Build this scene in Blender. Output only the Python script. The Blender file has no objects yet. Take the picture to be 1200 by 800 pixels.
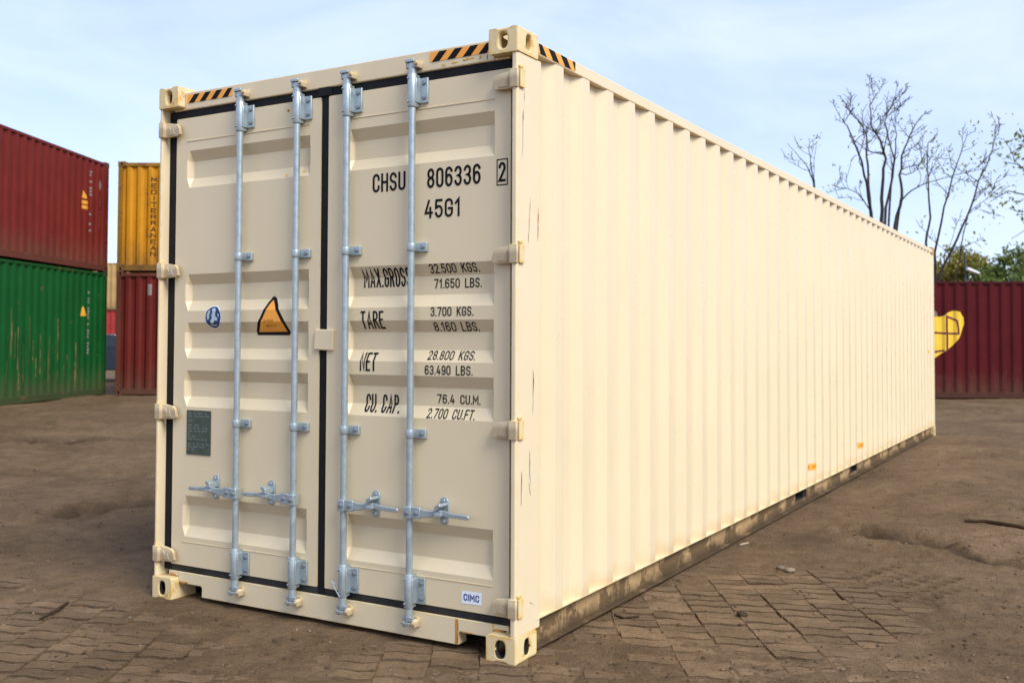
import bpy, bmesh, math, random
import numpy as np
from mathutils import Vector, Matrix, noise

random.seed(7)
R = math.radians
scene = bpy.context.scene
col = scene.collection

# ------------------------------------------------------------------ camera
CAM = (2.342, -3.7494, 1.4572)
YAW, PIT, ROL = -0.4992, 0.0299, 0.0018
FPX, PCX, PCY = 1142.98, 673.92, 364.22          # of a 1200 x 800 picture
vd = Vector((math.sin(YAW)*math.cos(PIT), math.cos(YAW)*math.cos(PIT), math.sin(PIT)))
vr = Vector((math.cos(YAW), -math.sin(YAW), 0))
vu = vr.cross(vd)
vr, vu = vr*math.cos(ROL)+vu*math.sin(ROL), -vr*math.sin(ROL)+vu*math.cos(ROL)
cd = bpy.data.cameras.new('camera')
cam = bpy.data.objects.new('camera', cd)
col.objects.link(cam)
cam.matrix_world = Matrix(((vr.x, vu.x, -vd.x, CAM[0]), (vr.y, vu.y, -vd.y, CAM[1]), (vr.z, vu.z, -vd.z, CAM[2]), (0, 0, 0, 1)))
cd.sensor_width = 36
cd.lens = 36*FPX/1200
cd.shift_x = -(PCX-600)/1200
cd.shift_y = -(400-PCY)/1200
cd.clip_start = 0.05
cd.clip_end = 2000
cd.dof.use_dof = True
cd.dof.focus_distance = 5.3
cd.dof.aperture_fstop = 3.2
scene.camera = cam

# ------------------------------------------------------------------ world and sun
SUN_EL, SUN_AZ = R(44), R(108)      # azimuth measured clockwise from +Y
w = bpy.data.worlds.new('World')
scene.world = w
w.use_nodes = True
nt = w.node_tree
nt.nodes.clear()
def N(nt, typ, **kw):
    n = nt.nodes.new(typ)
    for k, v in kw.items():
        setattr(n, k, v)
    return n
out = N(nt, 'ShaderNodeOutputWorld')
bg = N(nt, 'ShaderNodeBackground')
sky = N(nt, 'ShaderNodeTexSky', sky_type='NISHITA', sun_disc=False, sun_elevation=SUN_EL, sun_rotation=SUN_AZ)
sky.air_density = 1.0; sky.dust_density = 0.6; sky.ozone_density = 1.6
tc = N(nt, 'ShaderNodeTexCoord')
mp = N(nt, 'ShaderNodeMapping'); mp.inputs['Scale'].default_value = (1.3, 1.3, 4.2); mp.inputs['Rotation'].default_value = (0.12, 0.1, 0.4)
nz = N(nt, 'ShaderNodeTexNoise'); nz.inputs['Scale'].default_value = 1.9; nz.inputs['Detail'].default_value = 7; nz.inputs['Roughness'].default_value = 0.56; nz.inputs['Distortion'].default_value = 0.5
rp = N(nt, 'ShaderNodeMapRange'); rp.inputs[1].default_value = 0.36; rp.inputs[2].default_value = 0.68; rp.inputs[3].default_value = 0.48; rp.inputs[4].default_value = 0.93
mx = N(nt, 'ShaderNodeMix', data_type='RGBA')
cloud = N(nt, 'ShaderNodeRGB'); cloud.outputs[0].default_value = (4.9, 5.7, 7.9, 1)
nt.links.new(tc.outputs['Generated'], mp.inputs[0]); nt.links.new(mp.outputs[0], nz.inputs['Vector'])
nt.links.new(nz.outputs['Fac'], rp.inputs[0]); nt.links.new(rp.outputs[0], mx.inputs[0])
nt.links.new(sky.outputs[0], mx.inputs[6]); nt.links.new(cloud.outputs[0], mx.inputs[7])
nt.links.new(mx.outputs[2], bg.inputs[0]); nt.links.new(bg.outputs[0], out.inputs[0])
bg.inputs[1].default_value = 0.09
sd = bpy.data.lights.new('sun', 'SUN'); sd.energy = 2.1; sd.angle = R(30); sd.color = (1, .975, .925)
sun = bpy.data.objects.new('sun', sd); col.objects.link(sun)
sdir = Vector((math.sin(SUN_AZ)*math.cos(SUN_EL), math.cos(SUN_AZ)*math.cos(SUN_EL), math.sin(SUN_EL)))
sun.rotation_euler = sdir.to_track_quat('Z', 'Y').to_euler()
sun.location = (0, 0, 30)
scene.view_settings.view_transform = 'Standard'
scene.view_settings.look = 'None'
scene.view_settings.exposure = 1.0
scene.view_settings.gamma = 1
scene.view_settings.use_curve_mapping = False

# ------------------------------------------------------------------ helpers
def pix(px, py, D):
    """direction of a pixel of the 1200 x 800 photograph, at depth D metres along the view axis"""
    return Vector(CAM) + (vd + vr*((px-PCX)/FPX) - vu*((py-PCY)/FPX))*D

class MB:
    def __init__(s): s.v = []; s.f = []; s.m = []
    def add(s, vs, fs, mi=0):
        o = len(s.v); s.v += [tuple(p) for p in vs]
        for f in fs: s.f.append([i+o for i in f]); s.m.append(mi)
        return s
    def box(s, x0, x1, y0, y1, z0, z1, mi=0):
        return s.add([(x0,y0,z0),(x1,y0,z0),(x1,y1,z0),(x0,y1,z0),(x0,y0,z1),(x1,y0,z1),(x1,y1,z1),(x0,y1,z1)],
                     [(0,3,2,1),(4,5,6,7),(0,1,5,4),(1,2,6,5),(2,3,7,6),(3,0,4,7)], mi)
    def prism(s, poly, axis, a, b, mi=0):
        """poly: 2D list; axis 'y' -> (x,z), 'x' -> (y,z), 'z' -> (x,y)"""
        n = len(poly)
        def p3(p, t):
            return {'y': (p[0], t, p[1]), 'x': (t, p[0], p[1]), 'z': (p[0], p[1], t)}[axis]
        return s.add([p3(p, a) for p in poly]+[p3(p, b) for p in poly],
                     [list(range(n)), list(range(2*n-1, n-1, -1))]+[(i, i+n, (i+1) % n+n, (i+1) % n) for i in range(n)], mi)
    def tube(s, pts, rad, n=8, cap=True, mi=0):
        pts = [Vector(p) for p in pts]
        if not hasattr(rad, '__len__'): rad = [rad]*len(pts)
        o = len(s.v)
        prev = None
        for i, p in enumerate(pts):
            t = (pts[min(i+1, len(pts)-1)]-pts[max(i-1, 0)]).normalized()
            if prev is None:
                a = t.cross(Vector((0, 0, 1)))
                if a.length < .1: a = t.cross(Vector((1, 0, 0)))
                a.normalize()
            else:
                a = (prev-t*prev.dot(t)).normalized()
            prev = a
            b = t.cross(a)
            for k in range(n):
                q = 2*math.pi*k/n
                s.v.append(tuple(p+(a*math.cos(q)+b*math.sin(q))*rad[i]))
        for i in range(len(pts)-1):
            for k in range(n):
                s.f.append([o+i*n+k, o+i*n+(k+1) % n, o+(i+1)*n+(k+1) % n, o+(i+1)*n+k]); s.m.append(mi)
        if cap:
            s.f.append([o+k for k in range(n)][::-1]); s.m.append(mi)
            e = o+(len(pts)-1)*n
            s.f.append([e+k for k in range(n)]); s.m.append(mi)
        return s
    def mesh(s, name, mats, smooth=False, fix=True):
        me = bpy.data.meshes.new(name)
        me.from_pydata(s.v, [], s.f)
        for m in (mats if isinstance(mats, (list, tuple)) else [mats]): me.materials.append(m)
        me.polygons.foreach_set('material_index', s.m)
        if fix:
            bm = bmesh.new(); bm.from_mesh(me)
            bmesh.ops.recalc_face_normals(bm, faces=bm.faces)
            bm.to_mesh(me); bm.free()
        if smooth:
            me.polygons.foreach_set('use_smooth', [True]*len(me.polygons))
            try: me.set_sharp_from_angle(angle=R(40))
            except Exception: pass
        me.update()
        return me

def obj(name, me, parent=None, bevel=0, seg=2, inv=None, loc=None):
    o = bpy.data.objects.new(name, me)
    col.objects.link(o)
    if parent is not None:
        o.parent = parent
        if inv is not None: o.matrix_parent_inverse = inv
    if loc is not None: o.location = loc
    if bevel:
        b = o.modifiers.new('bevel', 'BEVEL'); b.width = bevel; b.segments = seg; b.limit_method = 'ANGLE'; b.angle_limit = R(40)
        b.harden_normals = False
    return o
def tag(o, label=None, cat=None, group=None, kind=None):
    if label: o['label'] = label
    if cat: o['category'] = cat
    if group: o['group'] = group
    if kind: o['kind'] = kind
    return o
def empty(name, loc, rz=0):
    o = bpy.data.objects.new(name, None); col.objects.link(o); o.location = loc; o.rotation_euler = (0, 0, rz); o.empty_display_size = .3
    return o

# ------------------------------------------------------------------ materials
def mat(name, base, rough=.5, metal=0, var=.06, vscale=3.0, bump=0, bscale=40, rust=None, rust_amt=0, stain=None, spec=.5, streak=False):
    m = bpy.data.materials.new(name); m.use_nodes = True
    t = m.node_tree; p = t.nodes['Principled BSDF']
    p.inputs['Roughness'].default_value = rough; p.inputs['Metallic'].default_value = metal
    p.inputs['Specular IOR Level'].default_value = spec
    c = N(t, 'ShaderNodeTexCoord')
    def nzz(scale, detail=5, rgh=.6, vec=None):
        n = N(t, 'ShaderNodeTexNoise'); n.inputs['Scale'].default_value = scale; n.inputs['Detail'].default_value = detail; n.inputs['Roughness'].default_value = rgh
        t.links.new(vec if vec else c.outputs['Object'], n.inputs['Vector']); return n
    n1 = nzz(vscale)
    mr = N(t, 'ShaderNodeMapRange'); mr.inputs[1].default_value = .3; mr.inputs[2].default_value = .7; mr.inputs[3].default_value = 1-var; mr.inputs[4].default_value = 1+var
    t.links.new(n1.outputs['Fac'], mr.inputs[0])
    mul = N(t, 'ShaderNodeVectorMath', operation='SCALE'); mul.inputs[0].default_value = base[:3]
    t.links.new(mr.outputs[0], mul.inputs['Scale'])
    last = mul.outputs[0]
    def blend(fac, colr):
        nonlocal last
        x = N(t, 'ShaderNodeMix', data_type='RGBA'); t.links.new(fac, x.inputs[0]); t.links.new(last, x.inputs[6]); x.inputs[7].default_value = (*colr, 1); last = x.outputs[2]
    if streak:      # faint vertical run marks
        mpp = N(t, 'ShaderNodeMapping'); mpp.inputs['Scale'].default_value = (9, 9, .5); t.links.new(c.outputs['Object'], mpp.inputs[0])
        n3 = nzz(2.0, 6, .7, mpp.outputs[0])
        r3 = N(t, 'ShaderNodeMapRange'); r3.inputs[1].default_value = .56; r3.inputs[2].default_value = .80; r3.inputs[3].default_value = 0; r3.inputs[4].default_value = streak[3]
        t.links.new(n3.outputs['Fac'], r3.inputs[0]); blend(r3.outputs[0], streak[:3])
    if rust:
        n2 = nzz(rust[3], 8, .7)
        r2 = N(t, 'ShaderNodeMapRange'); r2.inputs[1].default_value = rust[4]; r2.inputs[2].default_value = rust[4]+.05; r2.inputs[3].default_value = 0; r2.inputs[4].default_value = rust[5]
        t.links.new(n2.outputs['Fac'], r2.inputs[0])
        blend(r2.outputs[0], rust[:3])
    t.links.new(last, p.inputs['Base Color'])
    # roughness variation
    rr = N(t, 'ShaderNodeMapRange'); rr.inputs[1].default_value = .3; rr.inputs[2].default_value = .7; rr.inputs[3].default_value = max(0, rough-.08); rr.inputs[4].default_value = min(1, rough+.1)
    nr = nzz(vscale*3.1); t.links.new(nr.outputs['Fac'], rr.inputs[0]); t.links.new(rr.outputs[0], p.inputs['Roughness'])
    if bump:
        nb = nzz(bscale, 4); b = N(t, 'ShaderNodeBump'); b.inputs['Strength'].default_value = bump; b.inputs['Distance'].default_value = .004
        t.links.new(nb.outputs['Fac'], b.inputs['Height']); t.links.new(b.outputs[0], p.inputs['Normal'])
    m['last'] = 0
    return m

def edge_wear(m, colr, rad=.012, lo=.02, amt=.8, nscale=14):
    """chipped, yellowed or rusted edges of steel fittings"""
    t = m.node_tree; p = t.nodes['Principled BSDF']
    l = p.inputs['Base Color'].links[0].from_socket
    bv = N(t, 'ShaderNodeBevel', samples=6); bv.inputs['Radius'].default_value = rad
    ge = N(t, 'ShaderNodeNewGeometry')
    dt = N(t, 'ShaderNodeVectorMath', operation='DOT_PRODUCT')
    t.links.new(bv.outputs[0], dt.inputs[0]); t.links.new(ge.outputs['Normal'], dt.inputs[1])
    mr = N(t, 'ShaderNodeMapRange'); mr.inputs[1].default_value = 1-lo; mr.inputs[2].default_value = 1-lo*5; mr.inputs[3].default_value = 0; mr.inputs[4].default_value = 1
    t.links.new(dt.outputs['Value'], mr.inputs[0])
    c = N(t, 'ShaderNodeTexCoord')
    n = N(t, 'ShaderNodeTexNoise'); n.inputs['Scale'].default_value = nscale; n.inputs['Detail'].default_value = 6; t.links.new(c.outputs['Object'], n.inputs['Vector'])
    r2 = N(t, 'ShaderNodeMapRange'); r2.inputs[1].default_value = .40; r2.inputs[2].default_value = .58; r2.inputs[4].default_value = amt; t.links.new(n.outputs['Fac'], r2.inputs[0])
    mu = N(t, 'ShaderNodeMath', operation='MULTIPLY'); t.links.new(mr.outputs[0], mu.inputs[0]); t.links.new(r2.outputs[0], mu.inputs[1])
    x = N(t, 'ShaderNodeMix', data_type='RGBA'); t.links.new(mu.outputs[0], x.inputs[0]); t.links.new(l, x.inputs[6]); x.inputs[7].default_value = (*colr, 1)
    t.links.new(x.outputs[2], p.inputs['Base Color'])
    return m

def low_stain(m, z0, z1, colr, amt):
    """splashed mud and rust bleeding along the lower weld, with a ragged outline"""
    t = m.node_tree; p = t.nodes['Principled BSDF']
    l = p.inputs['Base Color'].links[0].from_socket
    c = N(t, 'ShaderNodeTexCoord'); sp = N(t, 'ShaderNodeSeparateXYZ'); t.links.new(c.outputs['Object'], sp.inputs[0])
    mp_ = N(t, 'ShaderNodeMapping'); mp_.inputs['Scale'].default_value = (6, 6, 3); t.links.new(c.outputs['Object'], mp_.inputs[0])
    n = N(t, 'ShaderNodeTexNoise'); n.inputs['Scale'].default_value = 1.0; n.inputs['Detail'].default_value = 8; n.inputs['Roughness'].default_value = .7; t.links.new(mp_.outputs[0], n.inputs['Vector'])
    ad = N(t, 'ShaderNodeMath', operation='MULTIPLY_ADD'); ad.inputs[1].default_value = -(z1-z0)*2.6; t.links.new(n.outputs['Fac'], ad.inputs[0]); t.links.new(sp.outputs['Z'], ad.inputs[2])
    mr = N(t, 'ShaderNodeMapRange'); mr.inputs[1].default_value = z0-(z1-z0)*1.3; mr.inputs[2].default_value = z1-(z1-z0)*1.3; mr.inputs[3].default_value = amt; mr.inputs[4].default_value = 0; t.links.new(ad.outputs[0], mr.inputs[0])
    x = N(t, 'ShaderNodeMix', data_type='RGBA'); t.links.new(mr.outputs[0], x.inputs[0]); t.links.new(l, x.inputs[6]); x.inputs[7].default_value = (*colr, 1)
    t.links.new(x.outputs[2], p.inputs['Base Color'])
    return m

BEIGE = (.715, .583, .372)
M = {}
M['beige'] = low_stain(mat('beige_paint', BEIGE, .32, var=.025, vscale=1.3, bump=.05, bscale=9, streak=(.60, .47, .30, .35)), .17, .25, (.52, .30, .10), .38)
M['beige_frame'] = low_stain(edge_wear(mat('beige_frame_paint', BEIGE, .42, var=.03, vscale=2, bump=.06, bscale=12, rust=(.42, .16, .03, 9, .70, .8)), (.64, .40, .09), .018, .02, .8), .0, .03, (.24, .17, .10), .6)
M['casting'] = edge_wear(mat('casting_paint', (.70, .55, .29), .55, var=.06, vscale=9, bump=.25, bscale=60, rust=(.50, .24, .04, 13, .585, .7)), (.66, .37, .05), .030, .012, .95, 14)
M['rusty_casting'] = mat('rusty_casting', (.50, .25, .05), .7, var=.2, vscale=20, rust=(.30, .10, .02, 16, .5, .8))
M['door'] = edge_wear(mat('door_paint', BEIGE, .40, var=.025, vscale=1.2, bump=.05, bscale=8, streak=(.62, .48, .30, .3), rust=(.62, .33, .03, 7, .735, .8)), (.66, .42, .10), .01, .03, .5)
M['rail_dirty'] = low_stain(mat('dirty_rail_paint', (.38, .25, .12), .8, spec=.1, var=.25, vscale=5, bump=.3, bscale=50, rust=(.110, .070, .036, 2.6, .47, .9)), .02, .085, (.075, .050, .028), .95)
M['rubber'] = mat('black_rubber', (.012, .012, .013), .6, spec=.12, var=.2, vscale=8)
M['rubber_dusty'] = mat('dusty_rubber', (.03, .028, .026), .65, spec=.12, var=.4, vscale=6)
M['galv'] = mat('galvanised_steel', (.40, .46, .475), .42, .6, var=.16, vscale=16, bump=.12, bscale=60)
M['galv_dark'] = mat('bolt_steel', (.25, .27, .29), .45, .8, var=.2, vscale=20)
M['ink'] = mat('black_lettering', (.008, .008, .008), .6, spec=.12, var=.1)
M['orange'] = mat('orange_sticker', (.92, .36, .04), .45, var=.05, vscale=8)
M['white'] = mat('white_sticker', (.80, .82, .84), .4, var=.03)
M['blue'] = mat('blue_print', (.010, .045, .22), .4, var=.05)
M['navy'] = mat('navy_print', (.012, .03, .085), .4, var=.2, vscale=30)
M['plate'] = mat('data_plate', (.068, .085, .062), .5, .3, var=.25, vscale=30)
M['plate_txt'] = mat('plate_engraving', (.16, .18, .16), .5, .3)
M['under'] = mat('underside_and_shade', (.025, .020, .016), .8, var=.3)  # dark underside; also paints the shade inside fork pockets and casting holes
M['wood'] = mat('plywood_floor', (.12, .08, .05), .8, var=.3)
def cont_mat(n, c, rustamt, streakc=None):
    return low_stain(mat(n, c, .6, spec=.12, var=.16, vscale=1.1, bump=.12, bscale=14, rust=(.16, .065, .028, 2.6, rustamt, .75), streak=streakc or (c[0]*.5+.006, c[1]*.5+.005, c[2]*.5+.004, .7)), .1, .7, (.10, .06, .035), .45)

# ------------------------------------------------------------------ profiles and decals
def trap(t, cuts):
    """piecewise linear lookup"""
    for (a, va), (b, vb) in zip(cuts, cuts[1:]):
        if a <= t <= b: return va+(vb-va)*(t-a)/(b-a) if b > a else vb
    return cuts[0][1] if t < cuts[0][0] else cuts[-1][1]

def corr_cuts(y0, y1, phase, depth, pitch=.278, flat=.072, sl=.068):
    """corrugation: outer flat .072, slope .068, inner .070, slope .068; phase = where an outer flat ends"""
    cuts = []
    k = math.floor((y0-phase)/pitch)-1
    while True:
        b = phase+k*pitch
        if b-flat > y1: break
        cuts += [(b-flat, 0.), (b, 0.), (b+sl, depth), (b+pitch-flat-sl, depth)]
        k += 1
    res = [(y0, trap(y0, cuts))]+[c for c in cuts if y0 < c[0] < y1]+[(y1, trap(y1, cuts))]
    return res

def decal_mesh(name, polys, mats, cuts_along, place, offset, cut_axis):
    """polys: list of (2D face list verts, mat idx). place(a, b, d) -> 3D, d = depth of the surface there; cut_axis 0 cuts along a, 1 along b"""
    bm = bmesh.new()
    lay = bm.verts.layers.float.new('lay')
    def newv(p, k):
        v = bm.verts.new((p[0], p[1], 0)); v[lay] = k; return v
    for pi, (pl, mi) in enumerate(polys):
        kk = mi*.0012+(pi % 40)*.000012
        if isinstance(pl, tuple):
            vs = [newv(p, kk) for p in pl[0]]
            for f in pl[1]:
                try: fa = bm.faces.new([vs[i] for i in f]); fa.material_index = mi
                except ValueError: pass
        else:
            fa = bm.faces.new([newv(p, kk) for p in pl]); fa.material_index = mi
    lo = min(v.co[cut_axis] for v in bm.verts); hi = max(v.co[cut_axis] for v in bm.verts)
    no = Vector((1, 0, 0)) if cut_axis == 0 else Vector((0, 1, 0))
    for c, _ in cuts_along:
        if lo < c < hi:
            bmesh.ops.bisect_plane(bm, geom=bm.verts[:]+bm.edges[:]+bm.faces[:], plane_co=no*c, plane_no=no, dist=1e-6)
    # layers: later material indices lie a little further out
    for v in bm.verts:
        d = trap(v.co[cut_axis], cuts_along)
        v.co = Vector(place(v.co.x, v.co.y, d-offset-v[lay]))
    bmesh.ops.triangulate(bm, faces=bm.faces)
    me = bpy.data.meshes.new(name)
    bm.to_mesh(me); bm.free()
    for m in mats: me.materials.append(m)
    return me

def glyph(ch):
    """narrow technical lettering: (width, centre lines as fractions of width and height)"""
    def el(cx, cy, rx, ry, a0, a1, n=14):
        return [(cx+rx*math.cos(R(a0+(a1-a0)*k/n)), cy+ry*math.sin(R(a0+(a1-a0)*k/n))) for k in range(n+1)]
    r = .22
    G = {'0': (1, [el(.5, 1-r, .5, r, 0, 180)+el(.5, r, .5, r, 180, 360)+[(1, 1-r)]]), 'C': (1, [[(1, .72)]+el(.5, 1-r, .5, r, 0, 180)+el(.5, r, .5, r, 180, 360)+[(1, .28)]]),
         'G': (1, [[(1, .72)]+el(.5, 1-r, .5, r, 0, 180)+el(.5, r, .5, r, 180, 360)+[(1, .46), (.52, .46)]]), 'U': (1, [[(0, 1), (0, r)]+el(.5, r, .5, r, 180, 360)+[(1, 1)]]),
         'S': (1, [el(.5, .75, .5, .25, 12, 270)+el(.5, .25, .5, .25, 90, -168)]), '8': (1, [el(.5, .76, .46, .24, -90, 270, 22), el(.5, .26, .5, .26, 90, 450, 22)]),
         '3': (1, [el(.5, .76, .47, .24, 165, -90)+el(.5, .26, .5, .26, 90, -165)]), '6': (1, [el(.5, .30, .5, .30, 0, 360, 24), [(0, .30), (0, 1-r)]+el(.5, 1-r, .5, r, 180, 15)]),
         '9': (1, [el(.5, .70, .5, .30, 0, 360, 24), [(1, .70), (1, r)]+el(.5, r, .5, r, 0, -165)]), '2': (1, [el(.5, 1-r*1.15, .5, r*1.15, 170, -25)+[(0, 0), (1, 0)]]),
         '4': (1.05, [[(.52, 1), (0, .26), (1, .26)], [(.74, .56), (.74, 0)]]), '5': (1, [[(.94, 1), (.08, 1), (.03, .54)]+el(.5, .32, .5, .32, 130, -160)]), '7': (1, [[(0, 1), (1, 1), (.36, 0)]]),
         '1': (.6, [[(.0, .76), (.75, 1), (.75, 0)]]), 'M': (1.35, [[(0, 0), (0, 1), (.5, .34), (1, 1), (1, 0)]]), 'A': (1.15, [[(0, 0), (.5, 1), (1, 0)], [(.17, .27), (.83, .27)]]),
         'X': (1.1, [[(0, 0), (1, 1)], [(0, 1), (1, 0)]]), 'R': (1, [[(0, 0), (0, 1), (.5, 1)]+el(.5, .76, .5, .24, 90, -90)+[(0, .52)], [(.48, .52), (1, 0)]]), 'P': (1, [[(0, 0), (0, 1), (.5, 1)]+el(.5, .74, .5, .26, 90, -90)+[(0, .48)]]),
         'B': (1, [[(0, .52), (0, 1), (.5, 1)]+el(.5, .76, .44, .24, 90, -90)+[(0, .52)], [(0, .52), (.5, .52)]+el(.5, .26, .5, .26, 90, -90)+[(0, 0), (0, .52)]]), 'D': (1, [[(0, 0), (0, 1), (.4, 1)]+el(.4, .72, .6, .28, 90, 0)+el(.4, .28, .6, .28, 0, -90)+[(0, 0)]]),
         'T': (1, [[(0, 1), (1, 1)], [(.5, 1), (.5, 0)]]), 'E': (.9, [[(1, 1), (0, 1), (0, 0), (1, 0)], [(0, .52), (.86, .52)]]), 'F': (.9, [[(1, 1), (0, 1), (0, 0)], [(0, .52), (.86, .52)]]), 'N': (1.1, [[(0, 0), (0, 1), (1, 0), (1, 1)]]),
         'K': (1, [[(0, 0), (0, 1)], [(1, 1), (0, .42)], [(.30, .58), (1, 0)]]), 'L': (.9, [[(0, 1), (0, 0), (1, 0)]]), 'I': (.0, [[(0, 0), (0, 1)]]), 'H': (1, [[(0, 0), (0, 1)], [(1, 0), (1, 1)], [(0, .52), (1, .52)]]),
         'V': (1.1, [[(0, 1), (.5, 0), (1, 1)]]), 'Y': (1.1, [[(0, 1), (.5, .48), (1, 1)], [(.5, .48), (.5, 0)]]), '.': (.0, [[(0, 0), (0, .03)]])}
    G['O'] = G['0']
    return G[ch]
def stroke(pts, wd):
    """flat band along a centre line with mitred corners"""
    closed = math.hypot(pts[0][0]-pts[-1][0], pts[0][1]-pts[-1][1]) < 1e-6
    if closed: pts = pts[:-1]
    q = [pts[0]]
    for p in pts[1:]:
        if math.hypot(p[0]-q[-1][0], p[1]-q[-1][1]) > 1e-5: q.append(p)
    n = len(q); vs = []
    for i in range(n):
        a = Vector(q[i-1]) if (i or closed) else None
        b = Vector(q[(i+1) % n]) if (i < n-1 or closed) else None
        p = Vector(q[i])
        t1 = (p-a).normalized() if a is not None else None; t2 = (b-p).normalized() if b is not None else None
        if t1 is None: t1 = t2
        if t2 is None: t2 = t1
        n1 = Vector((-t1.y, t1.x)); n2 = Vector((-t2.y, t2.x)); m = n1+n2
        if m.length < 1e-4: m = n1.copy()
        m.normalize(); k = wd/2/max(.42, m.dot(n1))
        e = Vector((0, 0))
        if not closed and i == 0: e = -t2*wd/2
        if not closed and i == n-1: e = t1*wd/2
        vs += [tuple(p+m*k+e), tuple(p-m*k+e)]
    m_ = n if closed else n-1
    return (vs, [(2*i, 2*i+1, 2*((i+1) % n)+1, 2*((i+1) % n)) for i in range(m_)])
def text2d(body, x0, x1, z0, z1, st=.13, mi=0):
    """list of decal polygons: letters filling the rectangle"""
    h = z1-z0; s_ = st*h; gl = [glyph(c) for c in body]
    gap = .30
    k = ((x1-x0)-len(gl)*s_)/max(1e-6, sum(g[0] for g in gl)+gap*(len(gl)-1))
    x = x0+s_/2; ps = []
    for (w_, lines) in gl:
        for l in lines:
            ps.append((stroke([(x+px_*(w_*k if w_ else 1), z0+s_/2+pz_*(h-s_)) for px_, pz_ in l], s_), mi))
        x += w_*k+s_+gap*k
    return ps
def inset(poly, d):
    n = len(poly); res = []
    ar = sum(poly[i-1][0]*poly[i][1]-poly[i][0]*poly[i-1][1] for i in range(n)); sg = 1 if ar > 0 else -1
    for i in range(n):
        a, p, b = Vector(poly[i-1]), Vector(poly[i]), Vector(poly[(i+1) % n])
        t1, t2 = (p-a).normalized(), (b-p).normalized(); n1, n2 = Vector((-t1.y, t1.x))*sg, Vector((-t2.y, t2.x))*sg
        m = (n1+n2).normalized(); res.append(tuple(p+m*d/max(.5, m.dot(n1))))
    return res

# ------------------------------------------------------------------ ground
def sstep(a, b, t):
    t = max(0, min(1, (t-a)/(b-a))); return t*t*(3-2*t)
def seg_d(x, y, ax, ay, bx, by):
    dx, dy = bx-ax, by-ay
    t = max(0, min(1, ((x-ax)*dx+(y-ay)*dy)/(dx*dx+dy*dy)))
    return math.hypot(x-ax-t*dx, y-ay-t*dy), t
GOUGES = [(-10.8, 4.25, -9.9, 4.75, .22, .09), (-5.25, 1.35, -4.95, 2.35, .17, .08), (.76, 3.74, 1.25, 3.66, .17, .06),
          (1.0, 3.60, 1.9, 3.2, .07, .02), (-6.9, .4, -5.6, 1.0, .12, .02), (-8.9, 2.2, -7.0, 3.2, .15, .025), (-.6, 16.5, 1.4, 17.8, .4, .03),
          (-14.0, 5.0, -11.5, 6.6, .3, .03), (1.2, 5.2, 2.6, 6.4, .16, .025), (1.9, 7.5, 3.4, 7.7, .2, .03), (.6, 9.0, 2.2, 10.4, .25, .03)]
PA = R(-33)                                 # run of the paver rows
pe1 = Vector((math.sin(PA), math.cos(PA))); pe2 = Vector((math.cos(PA), -math.sin(PA)))
def paver_cover(x, y):
    """height of the dirt over the paver tops: below zero the pavers show"""
    n = noise.noise(Vector((x*.75+3.1, y*.75, 1.7)))*.011+noise.noise(Vector((x*2.6, y*2.6, 4.2)))*.006
    a = math.hypot((x-.55)/1.3, (y-.75)/1.35)          # clear patch by the near corner
    b = math.hypot((x+1.9)/1.5, (y+1.0)/.85)            # swept patch in front of the doors
    c = math.hypot((x+2.9)/1.5, (y+.5)/.9)
    base = .018*sstep(.5, 1.55, min(a, b+.42, c+.55))-.0075
    return base+n*1.45
TREADS = [(.93, 1.42, 1.42, 2.85), (1.08, 1.42, 1.54, 2.78), (.70, 1.70, 1.16, 2.95), (1.26, 1.60, 1.62, 2.60), (.82, 1.52, 1.30, 2.92), (1.7, 3.3, 2.4, 5.2), (1.85, 3.25, 2.55, 5.1)]
def tread(x, y):
    h = 0
    for k, (ax, ay, bx, by) in enumerate(TREADS):
        d, t = seg_d(x, y, ax, ay, bx, by)
        if d < .07:
            L = math.hypot(bx-ax, by-ay)
            ph = t*L/.105+k*.5+.25*noise.noise(Vector((x*4, y*4, k)))
            f = max(0, math.sin(ph*2*math.pi))
            g = .5+.9*noise.noise(Vector((x*2.3, y*2.3, k*3)))
            h -= .030*f*max(0, g+.3)*(1-sstep(.024, .050, d))*sstep(0, .10, t)*(1-sstep(.88, 1, t))
    return h
def base_rise(x, y):
    return .15*sstep(7, 15.5, -x)+.045*sstep(12, 19, y)*(1-sstep(4, 10, -x))
def ground_h(x, y):
    dist = math.hypot(x-CAM[0], y-CAM[1])
    z = base_rise(x, y)+paver_cover(x, y)*(1-sstep(6, 9, dist))+.006*sstep(6, 9, dist)
    if dist < 45:
        far = sstep(4, 9, dist)
        z += noise.noise(Vector((x*.45, y*.45, 9)))*.045*far
        z += noise.noise(Vector((x*1.7+5, y*1.7, 2)))*.022*far
        z += noise.noise(Vector((x*6, y*6, 3)))*(.0035+.009*far)
        if dist < 9: z += noise.noise(Vector((x*17, y*17, 3)))*.0045+noise.noise(Vector((x*41, y*41, 6)))*.0028
        for ax, ay, bx, by, wd, dp in GOUGES:
            if abs(x-(ax+bx)/2) < 2.2 and abs(y-(ay+by)/2) < 2.2:
                d, t = seg_d(x, y, ax, ay, bx, by)
                d += noise.noise(Vector((x*5, y*5, 8)))*wd*.8; z += noise.noise(Vector((x*13, y*13, 5)))*dp*.55*math.exp(-(d/wd/1.6)**2)
                if d < 3*wd: z += -dp*math.exp(-(d/wd)**2*1.6)+dp*.55*math.exp(-((d-wd*1.5)/(wd*.6))**2)
        z += tread(x, y)
    # level bed under the container
    if -2.75 < x < .3 and -.2 < y < 12.5:
        u = min(1, max(0, min(x+2.75, .3-x)/.3))*min(1, max(0, min(y+.2, 12.5-y)/.2))
        z = z*(1-u)+min(z, .002)*u
    return z
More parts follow.
